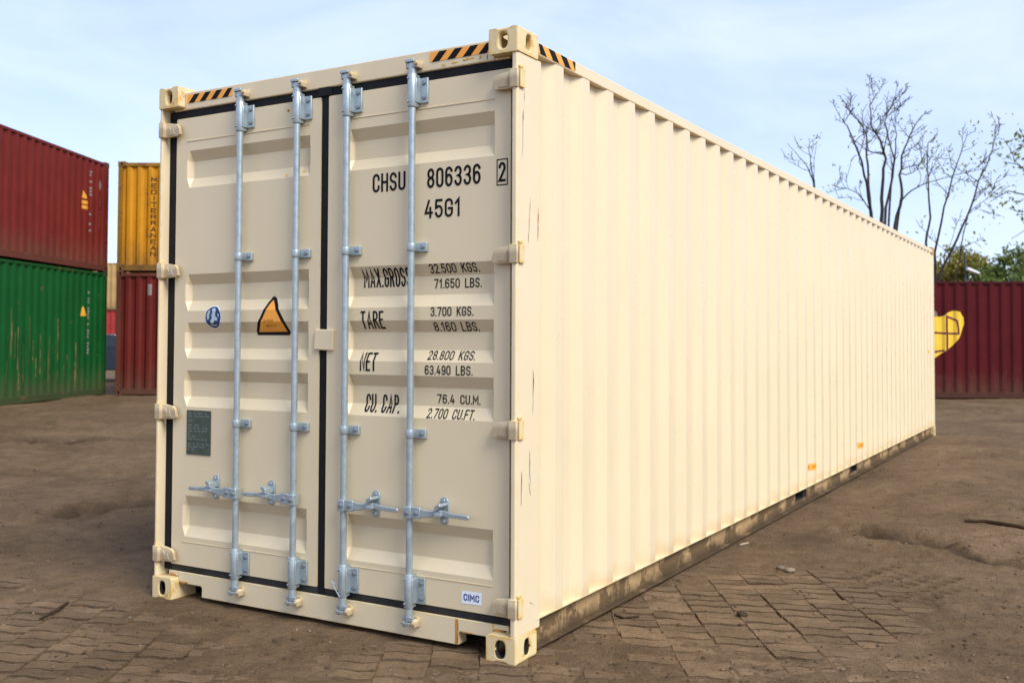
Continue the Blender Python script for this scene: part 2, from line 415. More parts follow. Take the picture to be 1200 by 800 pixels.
dark_soil = lambda x, y: max([min(.8, -tread(x, y)*42)]+[math.exp(-(seg_d(x, y, g[0], g[1], g[2], g[3])[0]/(g[4]*.95))**2)*min(1, .95+.7*noise.noise(Vector((x*6, y*6, 1)))) for g in GOUGES[:4]]+[.55*math.exp(-math.hypot((x-.42)/.30, (y-3.32)/.32)**2)])  # moist soil in the gouges, darker soil colour in tread dents and one patch

def dirt_material(name, base, paver=False):
    m = bpy.data.materials.new(name); m.use_nodes = True
    t = m.node_tree; p = t.nodes['Principled BSDF']; p.inputs['Roughness'].default_value = .88; p.inputs['Specular IOR Level'].default_value = .1
    ge = N(t, 'ShaderNodeNewGeometry')
    def nz_(s, d=6, r=.6, dist=0):
        n = N(t, 'ShaderNodeTexNoise'); n.inputs['Scale'].default_value = s; n.inputs['Detail'].default_value = d; n.inputs['Roughness'].default_value = r; n.inputs['Distortion'].default_value = dist
        t.links.new(ge.outputs['Position'], n.inputs['Vector']); return n.outputs['Fac']
    cr = N(t, 'ShaderNodeValToRGB'); e = cr.color_ramp.elements
    e[0].position = .30; e[0].color = (base[0]*.60, base[1]*.59, base[2]*.57, 1)
    e[1].position = .72; e[1].color = (base[0]*1.24, base[1]*1.25, base[2]*1.27, 1)
    t.links.new(nz_(.8, 9, .68, .6), cr.inputs[0])
    def mulby(sock, f, lo, hi, a, b):
        mr = N(t, 'ShaderNodeMapRange'); mr.inputs[1].default_value = lo; mr.inputs[2].default_value = hi; mr.inputs[3].default_value = a; mr.inputs[4].default_value = b
        t.links.new(f, mr.inputs[0])
        v = N(t, 'ShaderNodeVectorMath', operation='SCALE'); t.links.new(sock, v.inputs[0]); t.links.new(mr.outputs[0], v.inputs['Scale']); return v.outputs[0]
    c = mulby(cr.outputs[0], nz_(7, 6, .7), .3, .7, .76, 1.24)
    c = mulby(c, nz_(70, 4, .7), .3, .7, .74, 1.26)
    # crumbs: small dark and pale specks
    vo = N(t, 'ShaderNodeTexVoronoi'); vo.inputs['Scale'].default_value = 26; t.links.new(ge.outputs['Position'], vo.inputs['Vector'])
    c = mulby(c, vo.outputs['Distance'], .06, .20, .55, 1.0)
    if paver:
        oi = N(t, 'ShaderNodeObjectInfo'); c = mulby(c, oi.outputs['Random'], 0, 1, .84, 1.16)
    if not paver:
        at = N(t, 'ShaderNodeAttribute', attribute_name='dark_soil')
        x = N(t, 'ShaderNodeMix', data_type='RGBA'); t.links.new(at.outputs['Fac'], x.inputs[0]); t.links.new(c, x.inputs[6]); x.inputs[7].default_value = (.042, .028, .017, 1); c = x.outputs[2]
    t.links.new(c, p.inputs['Base Color'])
    b = N(t, 'ShaderNodeBump'); b.inputs['Strength'].default_value = .9; b.inputs['Distance'].default_value = .022 if not paver else .009
    b2 = N(t, 'ShaderNodeBump'); b2.inputs['Strength'].default_value = .75; b2.inputs['Distance'].default_value = .06 if not paver else .004
    t.links.new(nz_(38, 6, .7), b.inputs['Height']); t.links.new(nz_(4.5, 5, .65, .8), b2.inputs['Height']); t.links.new(b2.outputs[0], b.inputs['Normal']); t.links.new(b.outputs[0], p.inputs['Normal'])
    return m
DIRT = (.160, .103, .056)
M['dirt'] = dirt_material('dirt', DIRT)
M['paver'] = dirt_material('dusty_paver', (.168, .109, .060), True)
M['joint'] = dirt_material('dark_joint', (.085, .056, .033), True)  # darker colour for the wavy chamfers and the sides of the pavers

def build_ground():
    # rings round the viewpoint, finer where the picture looks
    rs = [.35]
    while rs[-1] < 2.6: rs.append(rs[-1]*1.06)
    while rs[-1] < 8.5: rs.append(rs[-1]*1.0046)
    while rs[-1] < 48: rs.append(rs[-1]*1.012)
    while rs[-1] < 900: rs.append(rs[-1]*1.25)
    angs = list(np.linspace(YAW-.62, YAW+.62, 560))+list(np.linspace(YAW+.62, YAW-.62+2*math.pi, 90))[1:-1]
    na = len(angs)
    vs, dm = [], []
    for r in rs:
        for a in angs:
            x = CAM[0]+r*math.sin(a); y = CAM[1]+r*math.cos(a)
            vs.append((x, y, ground_h(x, y))); dm.append(dark_soil(x, y) if -12 < x < 3 and 0 < y < 6 else 0)
    vs.append((CAM[0], CAM[1], 0)); dm.append(0)
    fs = []
    for i in range(len(rs)-1):
        for k in range(na):
            k2 = (k+1) % na
            fs.append((i*na+k, (i+1)*na+k, (i+1)*na+k2, i*na+k2))
    c = len(vs)-1
    for k in range(na): fs.append((c, k, (k+1) % na))
    me = bpy.data.meshes.new('ground'); me.from_pydata(vs, [], fs)
    if me.polygons[0].normal.z < 0: me.flip_normals()
    me.materials.append(M['dirt'])
    me.polygons.foreach_set('use_smooth', [True]*len(me.polygons))
    at = me.attributes.new('dark_soil', 'FLOAT', 'POINT'); at.data.foreach_set('value', dm)
    g = obj('ground', me); tag(g, 'brown earth yard over interlocking pavers', 'ground', kind='structure')
    return g
ground = build_ground()

# pavers: zigzag blocks in rows, half sunk in dirt
PW, PH = .2225, .114
def paver_outline(gx, gz):
    wx, hz = PW/2-gx, PH/2-gz
    wave = lambda x: (.021 if x < -.042 else (-.021 if x > .042 else -.5*x))
    xs = (-wx, -.042, .042, wx)
    return [(x, -hz+wave(x)) for x in xs]+[(x, hz+wave(x)) for x in reversed(xs)]
def paver_mesh():
    mb = MB()
    a = paver_outline(.0030, .0115); b = paver_outline(.0008, .0035)
    n = len(a)
    mb.add([(p[0], p[1], 0) for p in a]+[(p[0], p[1], -.010) for p in b]+[(p[0], p[1], -.05) for p in b],
           [list(range(n))]); o_ = 0
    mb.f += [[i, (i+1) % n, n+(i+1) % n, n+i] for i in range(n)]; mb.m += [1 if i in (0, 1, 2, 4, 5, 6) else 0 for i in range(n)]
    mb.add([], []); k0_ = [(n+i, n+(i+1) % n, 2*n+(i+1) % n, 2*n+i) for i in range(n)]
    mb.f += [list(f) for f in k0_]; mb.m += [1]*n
    return mb
pm = paver_mesh()
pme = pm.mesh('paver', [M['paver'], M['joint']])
spots = []
for i in range(-40, 41):
    for j in range(-60, 60):
        off = pe2*(i*PW+(i//2)*.007)+pe1*(j*PH+(.5*PH if i % 2 else 0)*0)
        x, y = -.2+off.x, -.2+off.y
        rel = Vector((x-CAM[0], y-CAM[1], -CAM[2]))
        dpt = rel.dot(vd)
        if dpt < 2.4 or dpt > 7.5: continue
        px, py = PCX+FPX*rel.dot(vr)/dpt, PCY-FPX*rel.dot(vu)/dpt
        if not (-40 < px < 1240 and py < 850): continue
        if -2.44 < x < -.04 and y > .1: continue
        cov = paver_cover(x, y)
        if cov > .006 or y > 2.5 or x < -4.6: continue
        spots.append((dpt, x, y, cov))
spots.sort()
rot = Matrix.Rotation(-PA, 3, 'Z')
rest = MB()
for k, (d_, x, y, cov) in enumerate(spots):
    z = base_rise(x, y)+random.uniform(-.0045, .003)
    tilt = (random.gauss(0, .020), random.gauss(0, .014), -PA+random.gauss(0, .03)); x += random.gauss(0, .003); y += random.gauss(0, .003)
    if k < 300:
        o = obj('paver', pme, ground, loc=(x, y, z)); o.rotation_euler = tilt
    else:
        rm = Matrix.Translation((x, y, z)) @ Matrix.Rotation(tilt[2], 4, 'Z')
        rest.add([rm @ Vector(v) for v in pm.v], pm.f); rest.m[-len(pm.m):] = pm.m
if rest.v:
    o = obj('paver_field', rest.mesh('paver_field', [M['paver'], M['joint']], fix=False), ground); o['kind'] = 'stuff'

# ------------------------------------------------------------------ corner casting
def casting_mb(sx, sy, top):
    """casting filling x 0..sx, y 0..sy (signed, from its outer corner), z 0..h; holes in the two outer faces and the top or bottom"""
    h = .118
    mb = MB()
    def plate(rect, oval, to3):
        (a0, a1, b0, b1), (ca, cb, ra, rb) = rect, oval
        n = 24
        A, B, Cc = [], [], []
        for k in range(n):
            q = 2*math.pi*(k+.5)/n
            cq, sq = math.cos(q), math.sin(q)
            m_ = max(abs(cq), abs(sq))
            A.append((a0+(a1-a0)*(.5+.5*cq/m_), b0+(b1-b0)*(.5+.5*sq/m_)))
            e = 2.6
            r_ = (abs(cq)**e+abs(sq)**e)**(-1/e)
            B.append((ca+ra*cq*r_, cb+rb*sq*r_))
        # exact corners
        for cx_, cy_ in ((a0, b0), (a1, b0), (a0, b1), (a1, b1)):
            i = min(range(n), key=lambda i: (A[i][0]-cx_)**2+(A[i][1]-cy_)**2); A[i] = (cx_, cy_)
        v = [to3(p[0], p[1], 0) for p in A]+[to3(p[0], p[1], 0) for p in B]+[to3(p[0], p[1], .028) for p in B]
        mb.add(v, [(i, (i+1) % n, n+(i+1) % n, n+i) for i in range(n)]); mb.f += [[len(mb.v)-3*n+j for j in (n+i, n+(i+1) % n, 2*n+(i+1) % n, 2*n+i)] for i in range(n)]; mb.m += [1]*n
    X, Y = abs(sx), abs(sy)
    gx, gy = (1 if sx > 0 else -1), (1 if sy > 0 else -1)
    plate((0, X, 0, h), (X*.53, h*.5, .023, .037), lambda a, b, d: (gx*a, gy*d, b))
    plate((0, Y, 0, h), (Y*.54, h*.5, .022, .036), lambda a, b, d: (gx*d, gy*a, b))
    zt = h if top else 0
    plate((0, X, 0, Y), (X*.55, Y*.52, .032, .058), lambda a, b, d: (gx*a, gy*b, zt-d if top else zt+d))
    zo = 0 if top else h
    x1, y1 = gx*X, gy*Y
    mb.add([(0, 0, zo), (x1, 0, zo), (x1, y1, zo), (0, y1, zo)], [(0, 1, 2, 3)])
    mb.add([(x1, 0, 0), (x1, y1, 0), (x1, y1, h), (x1, 0, h)], [(0, 1, 2, 3)])
    mb.add([(0, y1, 0), (x1, y1, 0), (x1, y1, h), (0, y1, h)], [(0, 1, 2, 3)])
    return mb
def weld(me, d=1e-4):
    bm = bmesh.new(); bm.from_mesh(me); bmesh.ops.remove_doubles(bm, verts=bm.verts, dist=d); bmesh.ops.recalc_face_normals(bm, faces=bm.faces); bm.to_mesh(me); bm.free()
    return me

def corr_sheet(cuts, lo, hi, place, cap=True):
    """sheet extruded from a corrugation profile; place(t, height, depth)"""
    mb = MB(); n = len(cuts)
    mb.add([place(t, lo, d) for t, d in cuts]+[place(t, hi, d) for t, d in cuts], [(i, i+1, n+i+1, n+i) for i in range(n-1)])
    return mb

# ================================================================== the cream container
L, W, H = 12.192, 2.438, 2.896
main = empty('shipping_container', (-W/2, L/2, 0))
tag(main, 'cream high cube shipping container with galvanised locking bars and black lettering on its doors', 'container')
INV = Matrix.Translation((W/2, -L/2, 0))
def part(name, me, parent=main, bevel=0, seg=2):
    return obj(name, me, parent, bevel, seg, INV if parent is main else None)

cast_me = {}
for ix, (x, gx) in enumerate(((-W, 1), (0, -1))):
    for iy, (y, gy) in enumerate(((0, 1), (L, -1))):
        for top in (0, 1):
            mb = casting_mb(gx*.162, gy*.178, top)
            me = weld(mb.mesh('corner_casting', [M['rusty_casting'], M['casting']] if (gx < 0 and gy < 0 and top) else [M['casting'], M['casting'] if top else M['under']]))  # hole walls of bottom castings painted dark for the shade within
            o = part('corner_casting', me, bevel=.011, seg=3)
            o.location = (x, y, H-.118 if top else 0)
# posts: door end J sections, far end angle sections
for x, s in ((-W, 1), (0, -1)):
    X = lambda a: x+s*a
    fw = .028 if s > 0 else .036
    poly = [(X(.005), .016), (X(.014), .005), (X(fw), .005), (X(fw), .101), (X(.050), .101), (X(.050), .215), (X(.005), .215)]
    part('corner_post', MB().prism(poly, 'z', .118, H-.118).mesh('corner_post', M['beige_frame']), bevel=.004)
    poly = [(X(.005), L-.12), (X(.005), L-.016), (X(.016), L-.005), (X(.12), L-.005), (X(.12), L-.04), (X(.05), L-.04), (X(.05), L-.12)]
    part('corner_post', MB().prism(poly, 'z', .118, H-.118).mesh('corner_post', M['beige_frame']), bevel=.004)
# side walls, rails
CUTS = corr_cuts(.19, L-.10, .429, .036)
for x, s in ((0, -1), (-W, 1)):
    mb = corr_sheet(CUTS, .163, 2.812, lambda t, h, d: (x+s*(.004+d), t, h))
    part('side_wall', mb.mesh('side_wall', M['beige'], fix=False))
    part('top_rail', MB().box(*sorted((x+s*.062, x+s*.001)), .176, L-.176, 2.803, 2.863).mesh('top_rail', M['beige_frame']), bevel=.005)
    pk = [(4.62, 4.97), (6.64, 7.0)] if s == -1 else [(L-7.0, L-6.64), (L-4.97, L-4.62)]
    pk = [(4.62, 4.97), (6.65, 7.0)]
    ys = [.178, pk[0][0], pk[0][1], pk[1][0], pk[1][1], L-.178]
    mb = MB()
    # web with two fork pockets, top flange, bottom flange
    for a, b in ((ys[0], ys[1]), (ys[2], ys[3]), (ys[4], ys[5])):
        mb.box(*sorted((x+s*.052, x+s*.046)), a, b, .0605, .1575)
    mb.box(*sorted((x+s*.052, x+s*.046)), ys[0], ys[5], .026, .060)
    mb.box(*sorted((x+s*.046, x+s*.010)), ys[0], ys[5], .018, .0255)
    mb.box(*sorted((x+s*.052, x+s*.002)), ys[0], ys[5], .158, .1625, 1)
    for a, b in pk:
        part('fork_pocket', MB().box(*sorted((x+s*.60, x+s*.053)), a-.006, a, .061, .156).box(*sorted((x+s*.60, x+s*.053)), b, b+.006, .061, .156).box(*sorted((x+s*.60, x+s*.594)), a, b, .061, .156).box(*sorted((x+s*.60, x+s*.053)), a-.006, b+.006, .057, .0605).mesh('fork_pocket', M['under']))  # added back plate; all plates painted dark for the shade inside the pocket
    part('bottom_rail', mb.mesh('bottom_rail', [M['rail_dirty'], M['beige_frame']]))
# roof, front wall, floor, cross members
mb = corr_sheet(corr_cuts(.18, L-.18, .4, .02), -W+.06, -.06, lambda t, h, d: (h, t, 2.866-d))
part('roof', mb.mesh('roof', M['beige'], fix=False))
mb = corr_sheet(corr_cuts(-W+.1, -.1, -W+.2, .036), .14, 2.80, lambda t, h, d: (t, L-.02-d, h))
part('front_wall', mb.mesh('front_wall', M['beige'], fix=False))
part('front_header', MB().box(-W+.162, -.162, L-.06, L-.012, 2.80, 2.86).mesh('front_header', M['beige_frame']), bevel=.004)
part('front_sill', MB().box(-W+.162, -.162, L-.06, L-.012, .03, .15).mesh('front_sill', M['beige_frame']), bevel=.004)
part('floor', MB().box(-W+.056, -.056, .12, L-.05, .165, .19).mesh('floor', M['wood']))
for k in range(26):
    y = .35+k*.455
    part('cross_member', MB().box(-W+.056, -.056, y, y+.05, .05, .1645).mesh('cross_member', M['under']))
# header and sill of the door frame
part('door_header', MB().box(-W+.162, -.162, .049, .12, 2.765, 2.866).box(-W+.076, -W+.162, .049, .12, 2.765, 2.777).box(-.162, -.076, .049, .12, 2.765, 2.777).mesh('door_header', M['beige_frame']), bevel=.006)
xa, xb, xc, xd = -W+.162, -W+.352, -.352, -.162
part('door_sill', MB().prism([(xa, .150), (xa, .0875), (xb-.01, .0875), (xb, .079), (xb, .027), (xc, .027), (xc, .079), (xc+.01, .0875), (xd, .0875), (xd, .150)], 'y', .05, .118)
     .box(-W+.076, xa, .056, .118, .119, .150).box(xd, -.076, .056, .118, .119, .150).mesh('door_sill', M['beige_frame']), bevel=.003)
# hazard strips on header and rail
def hazard(place, w_, h_, n, sl, flip=1):
    polys = [([(0, 0), (w_, 0), (w_, h_), (0, h_)], 0)]
    st = w_/n
    for k in range(n+1):
        a = k*st+st*.12
        p = [(a, 0), (a+st*.5, 0), (a+st*.5+sl, h_), (a+sl, h_)]
        q = []
        for (u, v) in p: q.append((min(max(u, 0), w_), v))
        if q[1][0]-q[0][0] < .004 and q[2][0]-q[3][0] < .004: continue
        if abs(q[0][0]-q[1][0]) < 1e-5: q = [q[0], q[2], q[3]]
        elif abs(q[2][0]-q[3][0]) < 1e-5: q = [q[0], q[1], q[2]]
        polys.append((q, 1))
    return decal_mesh('hazard_sticker', polys, [M['orange'], M['ink']], [(-9, 0.), (99, 0.)], place, .0015, 0)
part('hazard_sticker', hazard(lambda a, b, d: (-2.252+a, .049+d, 2.803+b), .36, .047, 4, .045))
part('hazard_sticker', hazard(lambda a, b, d: (-.535+a, .049+d, 2.806+b), .365, .047, 4, .045))
part('hazard_sticker', hazard(lambda a, b, d: (-.001-d, .182+a, 2.812+b), .36, .046, 3, -.045))

# ---- doors
DY = .055
RECS = [(2.530, 2.318), (1.826, 1.618), (1.553, 1.350), (1.283, 1.078), (.580, .350)]
ZC = [(.15, 0.)]
for a, b in sorted(RECS, key=lambda t: t[1]):
    ZC += [(b, 0.), (b+.058, .031), (a-.058, .031), (a, 0.)]
ZC += [(2.75, 0.)]
DZ0, DZ1 = .188, 2.720
def door_mesh(x0, x1, r0, r1):
    xs = [x0, r0, r0+.022, r1-.022, r1, x1]; fx = [0, 0, 1, 1, 0, 0]
    zs = [(DZ0, 0.)]+[c for c in ZC if DZ0 < c[0] < DZ1]+[(DZ1, 0.)]
    mb = MB(); nx = len(xs)
    vs = [(x, DY+d*f, z) for z, d in zs for x, f in zip(xs, fx)]
    mb.add(vs, [(j*nx+i, j*nx+i+1, (j+1)*nx+i+1, (j+1)*nx+i) for j in range(len(zs)-1) for i in range(nx-1)])
    # edges and back
    mb.add([(x0, DY, DZ0), (x1, DY, DZ0), (x1, DY, DZ1), (x0, DY, DZ1), (x0, DY+.05, DZ0), (x1, DY+.05, DZ0), (x1, DY+.05, DZ1), (x0, DY+.05, DZ1)],
           [(0, 4, 5, 1), (1, 5, 6, 2), (2, 6, 7, 3), (3, 7, 4, 0), (4, 7, 6, 5)])
    return weld(mb.mesh('door', M['door'], fix=False))
doors = {}
for key, x0, x1, r0, r1 in (('L', -2.345, -1.244, -2.256, -1.318), ('R', -1.190, -.074, -1.060, -.163)):
    d = part('door', door_mesh(x0, x1, r0, r1), bevel=.004)
    doors[key] = d
    obj('seam', MB().box(r0, r1, DY-.003, DY+.004, 2.584, 2.590).mesh('seam', M['door']), d, .001); obj('seam', MB().box(r0, r1, DY-.0025, DY+.004, .318, .323).mesh('seam', M['door']), d, .001)
doors['L']['label'] = 'container door with fin shaped orange sticker and grey data plate'
doors['R']['label'] = 'container door with the registration lettering'

# rubber gaskets round each door
def gasket(door, boxes, m):
    mb = MB()
    for b in boxes: mb.box(*b)
    obj('gasket', mb.mesh('gasket', m), door, .004)
gasket(doors['L'], [(-2.4095, -1.2435, .058, .10, 2.7205, 2.7645)], M['rubber'])
gasket(doors['L'], [(-2.4095, -2.3455, .060, .10, .1505, 2.7200)], M['rubber'])
gasket(doors['L'], [(-2.345, -1.2435, .058, .10, .1505, .1875)], M['rubber_dusty'])
gasket(doors['R'], [(-1.243, -1.1905, .060, .10, .1505, 2.7645), (-1.262, -1.170, .050, .10, 2.722, 2.772)], M['rubber'])
gasket(doors['R'], [(-1.190, -.0385, .058, .10, 2.7205, 2.7645)], M['rubber'])
gasket(doors['R'], [(-.0735, -.0385, .064, .10, .188, 2.7200)], M['rubber'])
gasket(doors['R'], [(-1.190, -.0385, .058, .10, .1505, .1875)], M['rubber_dusty'])
obj('door_stop', MB().prism([(-1.268, 1.405), (-1.140, 1.400), (-1.135, 1.508), (-1.262, 1.512)], 'y', .040, .0595).mesh('door_stop', M['door']), doors['R'], .006)

# hinges
def hinge_mesh(s):
    """plate reaches from the post over the gap on to the door; origin at the pin"""
    mb = MB()
    mb.prism([(s*.018, -.043), (s*.116, -.040), (s*.132, -.030), (s*.120, .016), (s*.100, .030), (s*.018, .043)], 'y', .018, .036)
    mb.prism([(s*.040, -.034), (s*.095, -.030), (s*.078, .004), (s*.060, -.006), (s*.046, .020)], 'y', .0155, .0185)
    mb.box(*sorted((s*-.019, s*.020)), -.004, .040, -.043, .043)
    return mb.mesh('hinge', M['beige_frame'])
def hinge_lugs(s):
    mb = MB()
    mb.box(*sorted((s*-.026, s*-.006)), .010, .042, .047, .060)
    mb.tube([(0, .018, -.053), (0, .018, .056)], .010, 12)
    mb.box(*sorted((s*-.030, s*-.021)), .012, .05, -.043, .043)
    return mb.mesh('hinge_lug', M['casting'])
hl = {1: hinge_lugs(1), -1: hinge_lugs(-1)}
hm = {1: hinge_mesh(1), -1: hinge_mesh(-1)}
for z in (.246, 1.048, 1.850, 2.656):
    for key, x, s in (('L', -2.412, 1), ('R', -.024, -1)):
        obj('hinge', hm[s], doors[key], .004, loc=(x, .002, z))
        part('hinge_lug', hl[s], bevel=.003).location = (x, .002, z)

# locking gear
BY = .020
def sleeve(mb, z0, z1, r):
    mb.tube([(0, BY, z0), (0, BY, z0+.004), (0, BY, z1-.004), (0, BY, z1)], [r*.93, r, r, r*.93], 18)
def bolt(mb, x, y, z, r=.009):
    mb.tube([(x, y, z), (x, y-.006, z), (x, y-.008, z)], [r, r, r*.6], 6)
bolt_me = MB(); bolt(bolt_me, 0, 0, 0, .01); bolt_me = bolt_me.mesh('bolt', M['galv_dark'])
def put_bolts(lst, door, x, z):
    for bx_, by_, bz_, br_ in lst:
        o = obj('bolt', bolt_me, door, loc=(x+bx_, by_, z+bz_)); o.scale = (br_/.01, 1, br_/.01)
def bracket_small():
    mb = MB(); sleeve(mb, -.020, .020, .0225)
    mb.box(.010, .078, .036, .0545, -.022, .022); mb.box(-.030, .012, .036, .0545, -.020, .020)
    b = [(.056, .036, 0, .011), (-.022, .036, 0, .006)]
    return mb.mesh('bar_bracket', M['galv'], True), b
def bracket_big():
    mb = MB(); sleeve(mb, -.082, .082, .0235); mb.box(-.020, .020, BY, .0545, -.078, .078)
    mb.box(.016, .028, .012, .0545, -.060, .060); mb.box(.016, .076, .042, .0545, -.062, .062)
    b = []
    for z in (-.036, .036): b += [(.053, .042, z, .012), (-.010, BY-.0215, z*1.6, .005)]
    return mb.mesh('bar_bracket', M['galv'], True), b
def cam_mesh():
    mb = MB(); mb.tube([(0, BY, -.055), (0, BY, .0), (0, BY, .012)], [.019, .021, .021], 14)
    mb.prism([(-.030, BY-.014), (.008, BY-.020), (.034, BY-.010), (.030, BY+.008), (.012, BY+.004), (.010, BY+.020), (-.030, BY+.016)], 'z', -.004, .018)
    mb.prism([(-.034, BY-.020), (-.012, BY-.024), (.022, BY-.022), (.022, BY-.004), (-.030, BY-.002)], 'z', .022, .036)
    mb.tube([(-.004, BY-.004, .012), (-.004, BY-.004, .040)], .012, 10)
    return mb.mesh('cam', M['galv'], True)
def keeper_mesh():
    mb = MB()
    mb.prism([(-.044, -.028), (.046, -.028), (.046, .012), (.030, .028), (-.030, .028), (-.044, .016)], 'y', .042, .0485)
    mb.prism([(-.042, -.026), (-.026, -.026), (-.026, .020), (-.042, .014)], 'y', -.004, .042)
    mb.prism([(.022, -.024), (.046, -.024), (.044, .012), (.026, .020)], 'y', -.002, .042)
    mb.tube([(.034, -.004, .0), (.034, -.014, .0)], .012, 10)
    return mb.mesh('cam_keeper', M['beige_frame'], True)
def handle_mesh(s):
    """lever reaching towards s"""
    mb = MB()
    mb.box(-.022, .022, BY-.024, BY+.020, -.028, .028)
    mb.box(*sorted((s*.02, s*.075)), BY-.020, BY-.006, -.026, .030)
    mb.prism([(s*.06, -.020), (s*.12, -.014), (s*.20, .002), (s*.20, .026), (s*.12, .020), (s*.06, .026)], 'y', BY-.018, BY-.009)
    mb.prism([(s*.195, .0), (s*.255, -.004), (s*.35, -.006), (s*.355, .004), (s*.35, .014), (s*.255, .018), (s*.195, .028)], 'y', BY-.016, BY-.002)
    b = [(0, BY-.024, 0, .012), (s*.052, BY-.020, .002, .010)]
    return mb.mesh('door_handle', M['galv'], True), b
def retainer_mesh(s):
    mb = MB()
    oval = [(.025*math.cos(t), .040*(1 if math.sin(t) > 0 else -1)+.026*math.sin(t)) for t in np.linspace(.02, 2*math.pi+.02, 20, endpoint=False)]
    mb.prism(oval, 'y', .046, .0545)
    mb.prism([(-.018, -.020), (.018, -.020), (.022, -.006), (-.022, -.006)], 'y', -.008, .046)
    mb.prism([(-s*.018, .004), (-s*.004, .010), (s*.020, .030), (s*.012, .042), (-s*.014, .030)], 'y', -.012, .046)
    mb.tube([(0, .046, .050), (0, .038, .050)], .009, 8); mb.tube([(0, .046, -.050), (0, .038, -.050)], .009, 8)
    return mb.mesh('handle_retainer', M['galv'], True)
bs, bsb = bracket_small(); bb, bbb = bracket_big(); cm = cam_mesh(); km = keeper_mesh()
hmsh = {s: handle_mesh(s) for s in (1, -1)}; rm_ = {s: retainer_mesh(s) for s in (1, -1)}
barme = MB().tube([(0, BY, .135), (0, BY, 2.775)], .0168, 20).mesh('locking_bar', M['galv'], True)
for key, x, s in (('L', -1.797, -1), ('L', -1.378, -1), ('R', -1.036, 1), ('R', -.620, 1)):
    d = doors[key]
    obj('locking_bar', barme, d, loc=(x, 0, 0))
    for z in (1.004, 1.906):
        obj('bar_bracket', bs, d, .002, loc=(x, 0, z)); put_bolts(bsb, d, x, z)
    for z in (.252, 2.672):
        obj('bar_bracket', bb, d, .003, loc=(x, 0, z)); put_bolts(bbb, d, x, z)
    o = obj('cam', cm, d, .002, loc=(x, 0, 2.786))
    o = obj('cam', cm, d, .002, loc=(x, 0, .128)); o.scale = (1, 1, -1)
    o = part('cam_keeper', km, bevel=.003); o.location = (x+.004, .008, 2.800); o.scale = (.82, .84, .82)
    o = part('cam_keeper', km, bevel=.003); o.location = (x+.008, .008, .104); o.scale = (.82, .84, .82)
    o = obj('door_handle', hmsh[s][0], d, .003, loc=(x, 0, .628)); put_bolts(hmsh[s][1], d, x, .628)
    obj('handle_retainer', rm_[s], d, .002, loc=(x+s*.185, 0, .645))
# twisted seal wire on the third bar
pts = []
for k in range(26):
    t = k/25
    pts.append((-1.036+.030*math.sin(t*7)-.006, -.018-.004*math.cos(t*9), .31-.11*t+.02*math.sin(t*11)))
obj('seal_wire', MB().tube(pts, .0025, 6).mesh('seal_wire', M['galv'], True), doors['R'])

# lettering on the doors, following the pressed ribs
PL = lambda a, b, d: (a, DY+d, b)
def letter(door, body, x0, x1, z0, z1, m=None, name='lettering', st=.13):
    k = DY-.02           # measured on a plane 35 mm nearer the lens
    fx = lambda x: x+(x-CAM[0])/(.02-CAM[1])*k
    fz = lambda z: z+(z-CAM[2])/(.02-CAM[1])*k
    return obj(name, decal_mesh(name, text2d(body, fx(x0), fx(x1), fz(z0), fz(z1), st), [m or M['ink']], ZC, PL, .0018, 1), door)
Rd = doors['R']; Ld = doors['L']
letter(Rd, 'CHSU', -.863, -.658, 2.189, 2.281)
letter(Rd, '806336', -.526, -.216, 2.186, 2.281)
letter(Rd, '2', -.117, -.078, 2.186, 2.277)
letter(Rd, '45G1', -.540, -.329, 2.041, 2.130)
fxx = lambda x: x+(x-CAM[0])/(.02-CAM[1])*.035
a0, a1 = fxx(-.127), fxx(-.066); b0, b1 = 2.176, 2.300
tt = .005
obj('lettering_box', decal_mesh('box', [([(a0, b0), (a1, b0), (a1, b0+tt), (a0, b0+tt)], 0), ([(a0, b1-tt), (a1, b1-tt), (a1, b1), (a0, b1)], 0), ([(a0, b0+tt), (a0+tt, b0+tt), (a0+tt, b1-tt), (a0, b1-tt)], 0), ([(a1-tt, b0+tt), (a1, b0+tt), (a1, b1-tt), (a1-tt, b1-tt)], 0)], [M['ink']], ZC, PL, .0018, 1), Rd)
letter(Rd, 'MAX.GROSS', -.940, -.640, 1.718, 1.811, st=.10)
letter(Rd, 'TARE', -.935, -.789, 1.511, 1.600, st=.105)
letter(Rd, 'NET', -.937, -.834, 1.302, 1.394, st=.105)
letter(Rd, 'CU.', -.918, -.838, 1.098, 1.188, st=.105); letter(Rd, 'CAP.', -.812, -.697, 1.098, 1.188, st=.105)
for body, x0, x1, z0, z1 in (('32.500  KGS.', -.519, -.233, 1.776, 1.820), ('71.650  LBS.', -.503, -.228, 1.704, 1.750), ('3.700  KGS.', -.501, -.253, 1.570, 1.614), ('8.160  LBS.', -.493, -.234, 1.498, 1.542),
                             ('28.800  KGS.', -.524, -.249, 1.362, 1.406), ('63.490  LBS.', -.533, -.256, 1.291, 1.336), ('76.4  CU.M.', -.481, -.232, 1.154, 1.198), ('2.700  CU.FT.', -.525, -.247, 1.084, 1.130)):
    w1, w2 = body.split('  '); n1, n2 = len(w1)-w1.count('.')*.6, len(w2)-w2.count('.')*.6
    f = n1/(n1+n2+1.1); g = (n1+1.1)/(n1+n2+1.1)
    letter(Rd, w1, x0, x0+(x1-x0)*f, z0, z1); letter(Rd, w2, x0+(x1-x0)*g, x1, z0, z1)
# maker's sticker
obj('sticker', decal_mesh('sticker', [([(-.338, .2225), (-.222, .2255), (-.222, .284), (-.336, .2815)], 0), *text2d('CIMC', -.324, -.236, .238, .270, .17, 1)], [M['white'], M['blue']], ZC, PL, .0015, 1), Rd)
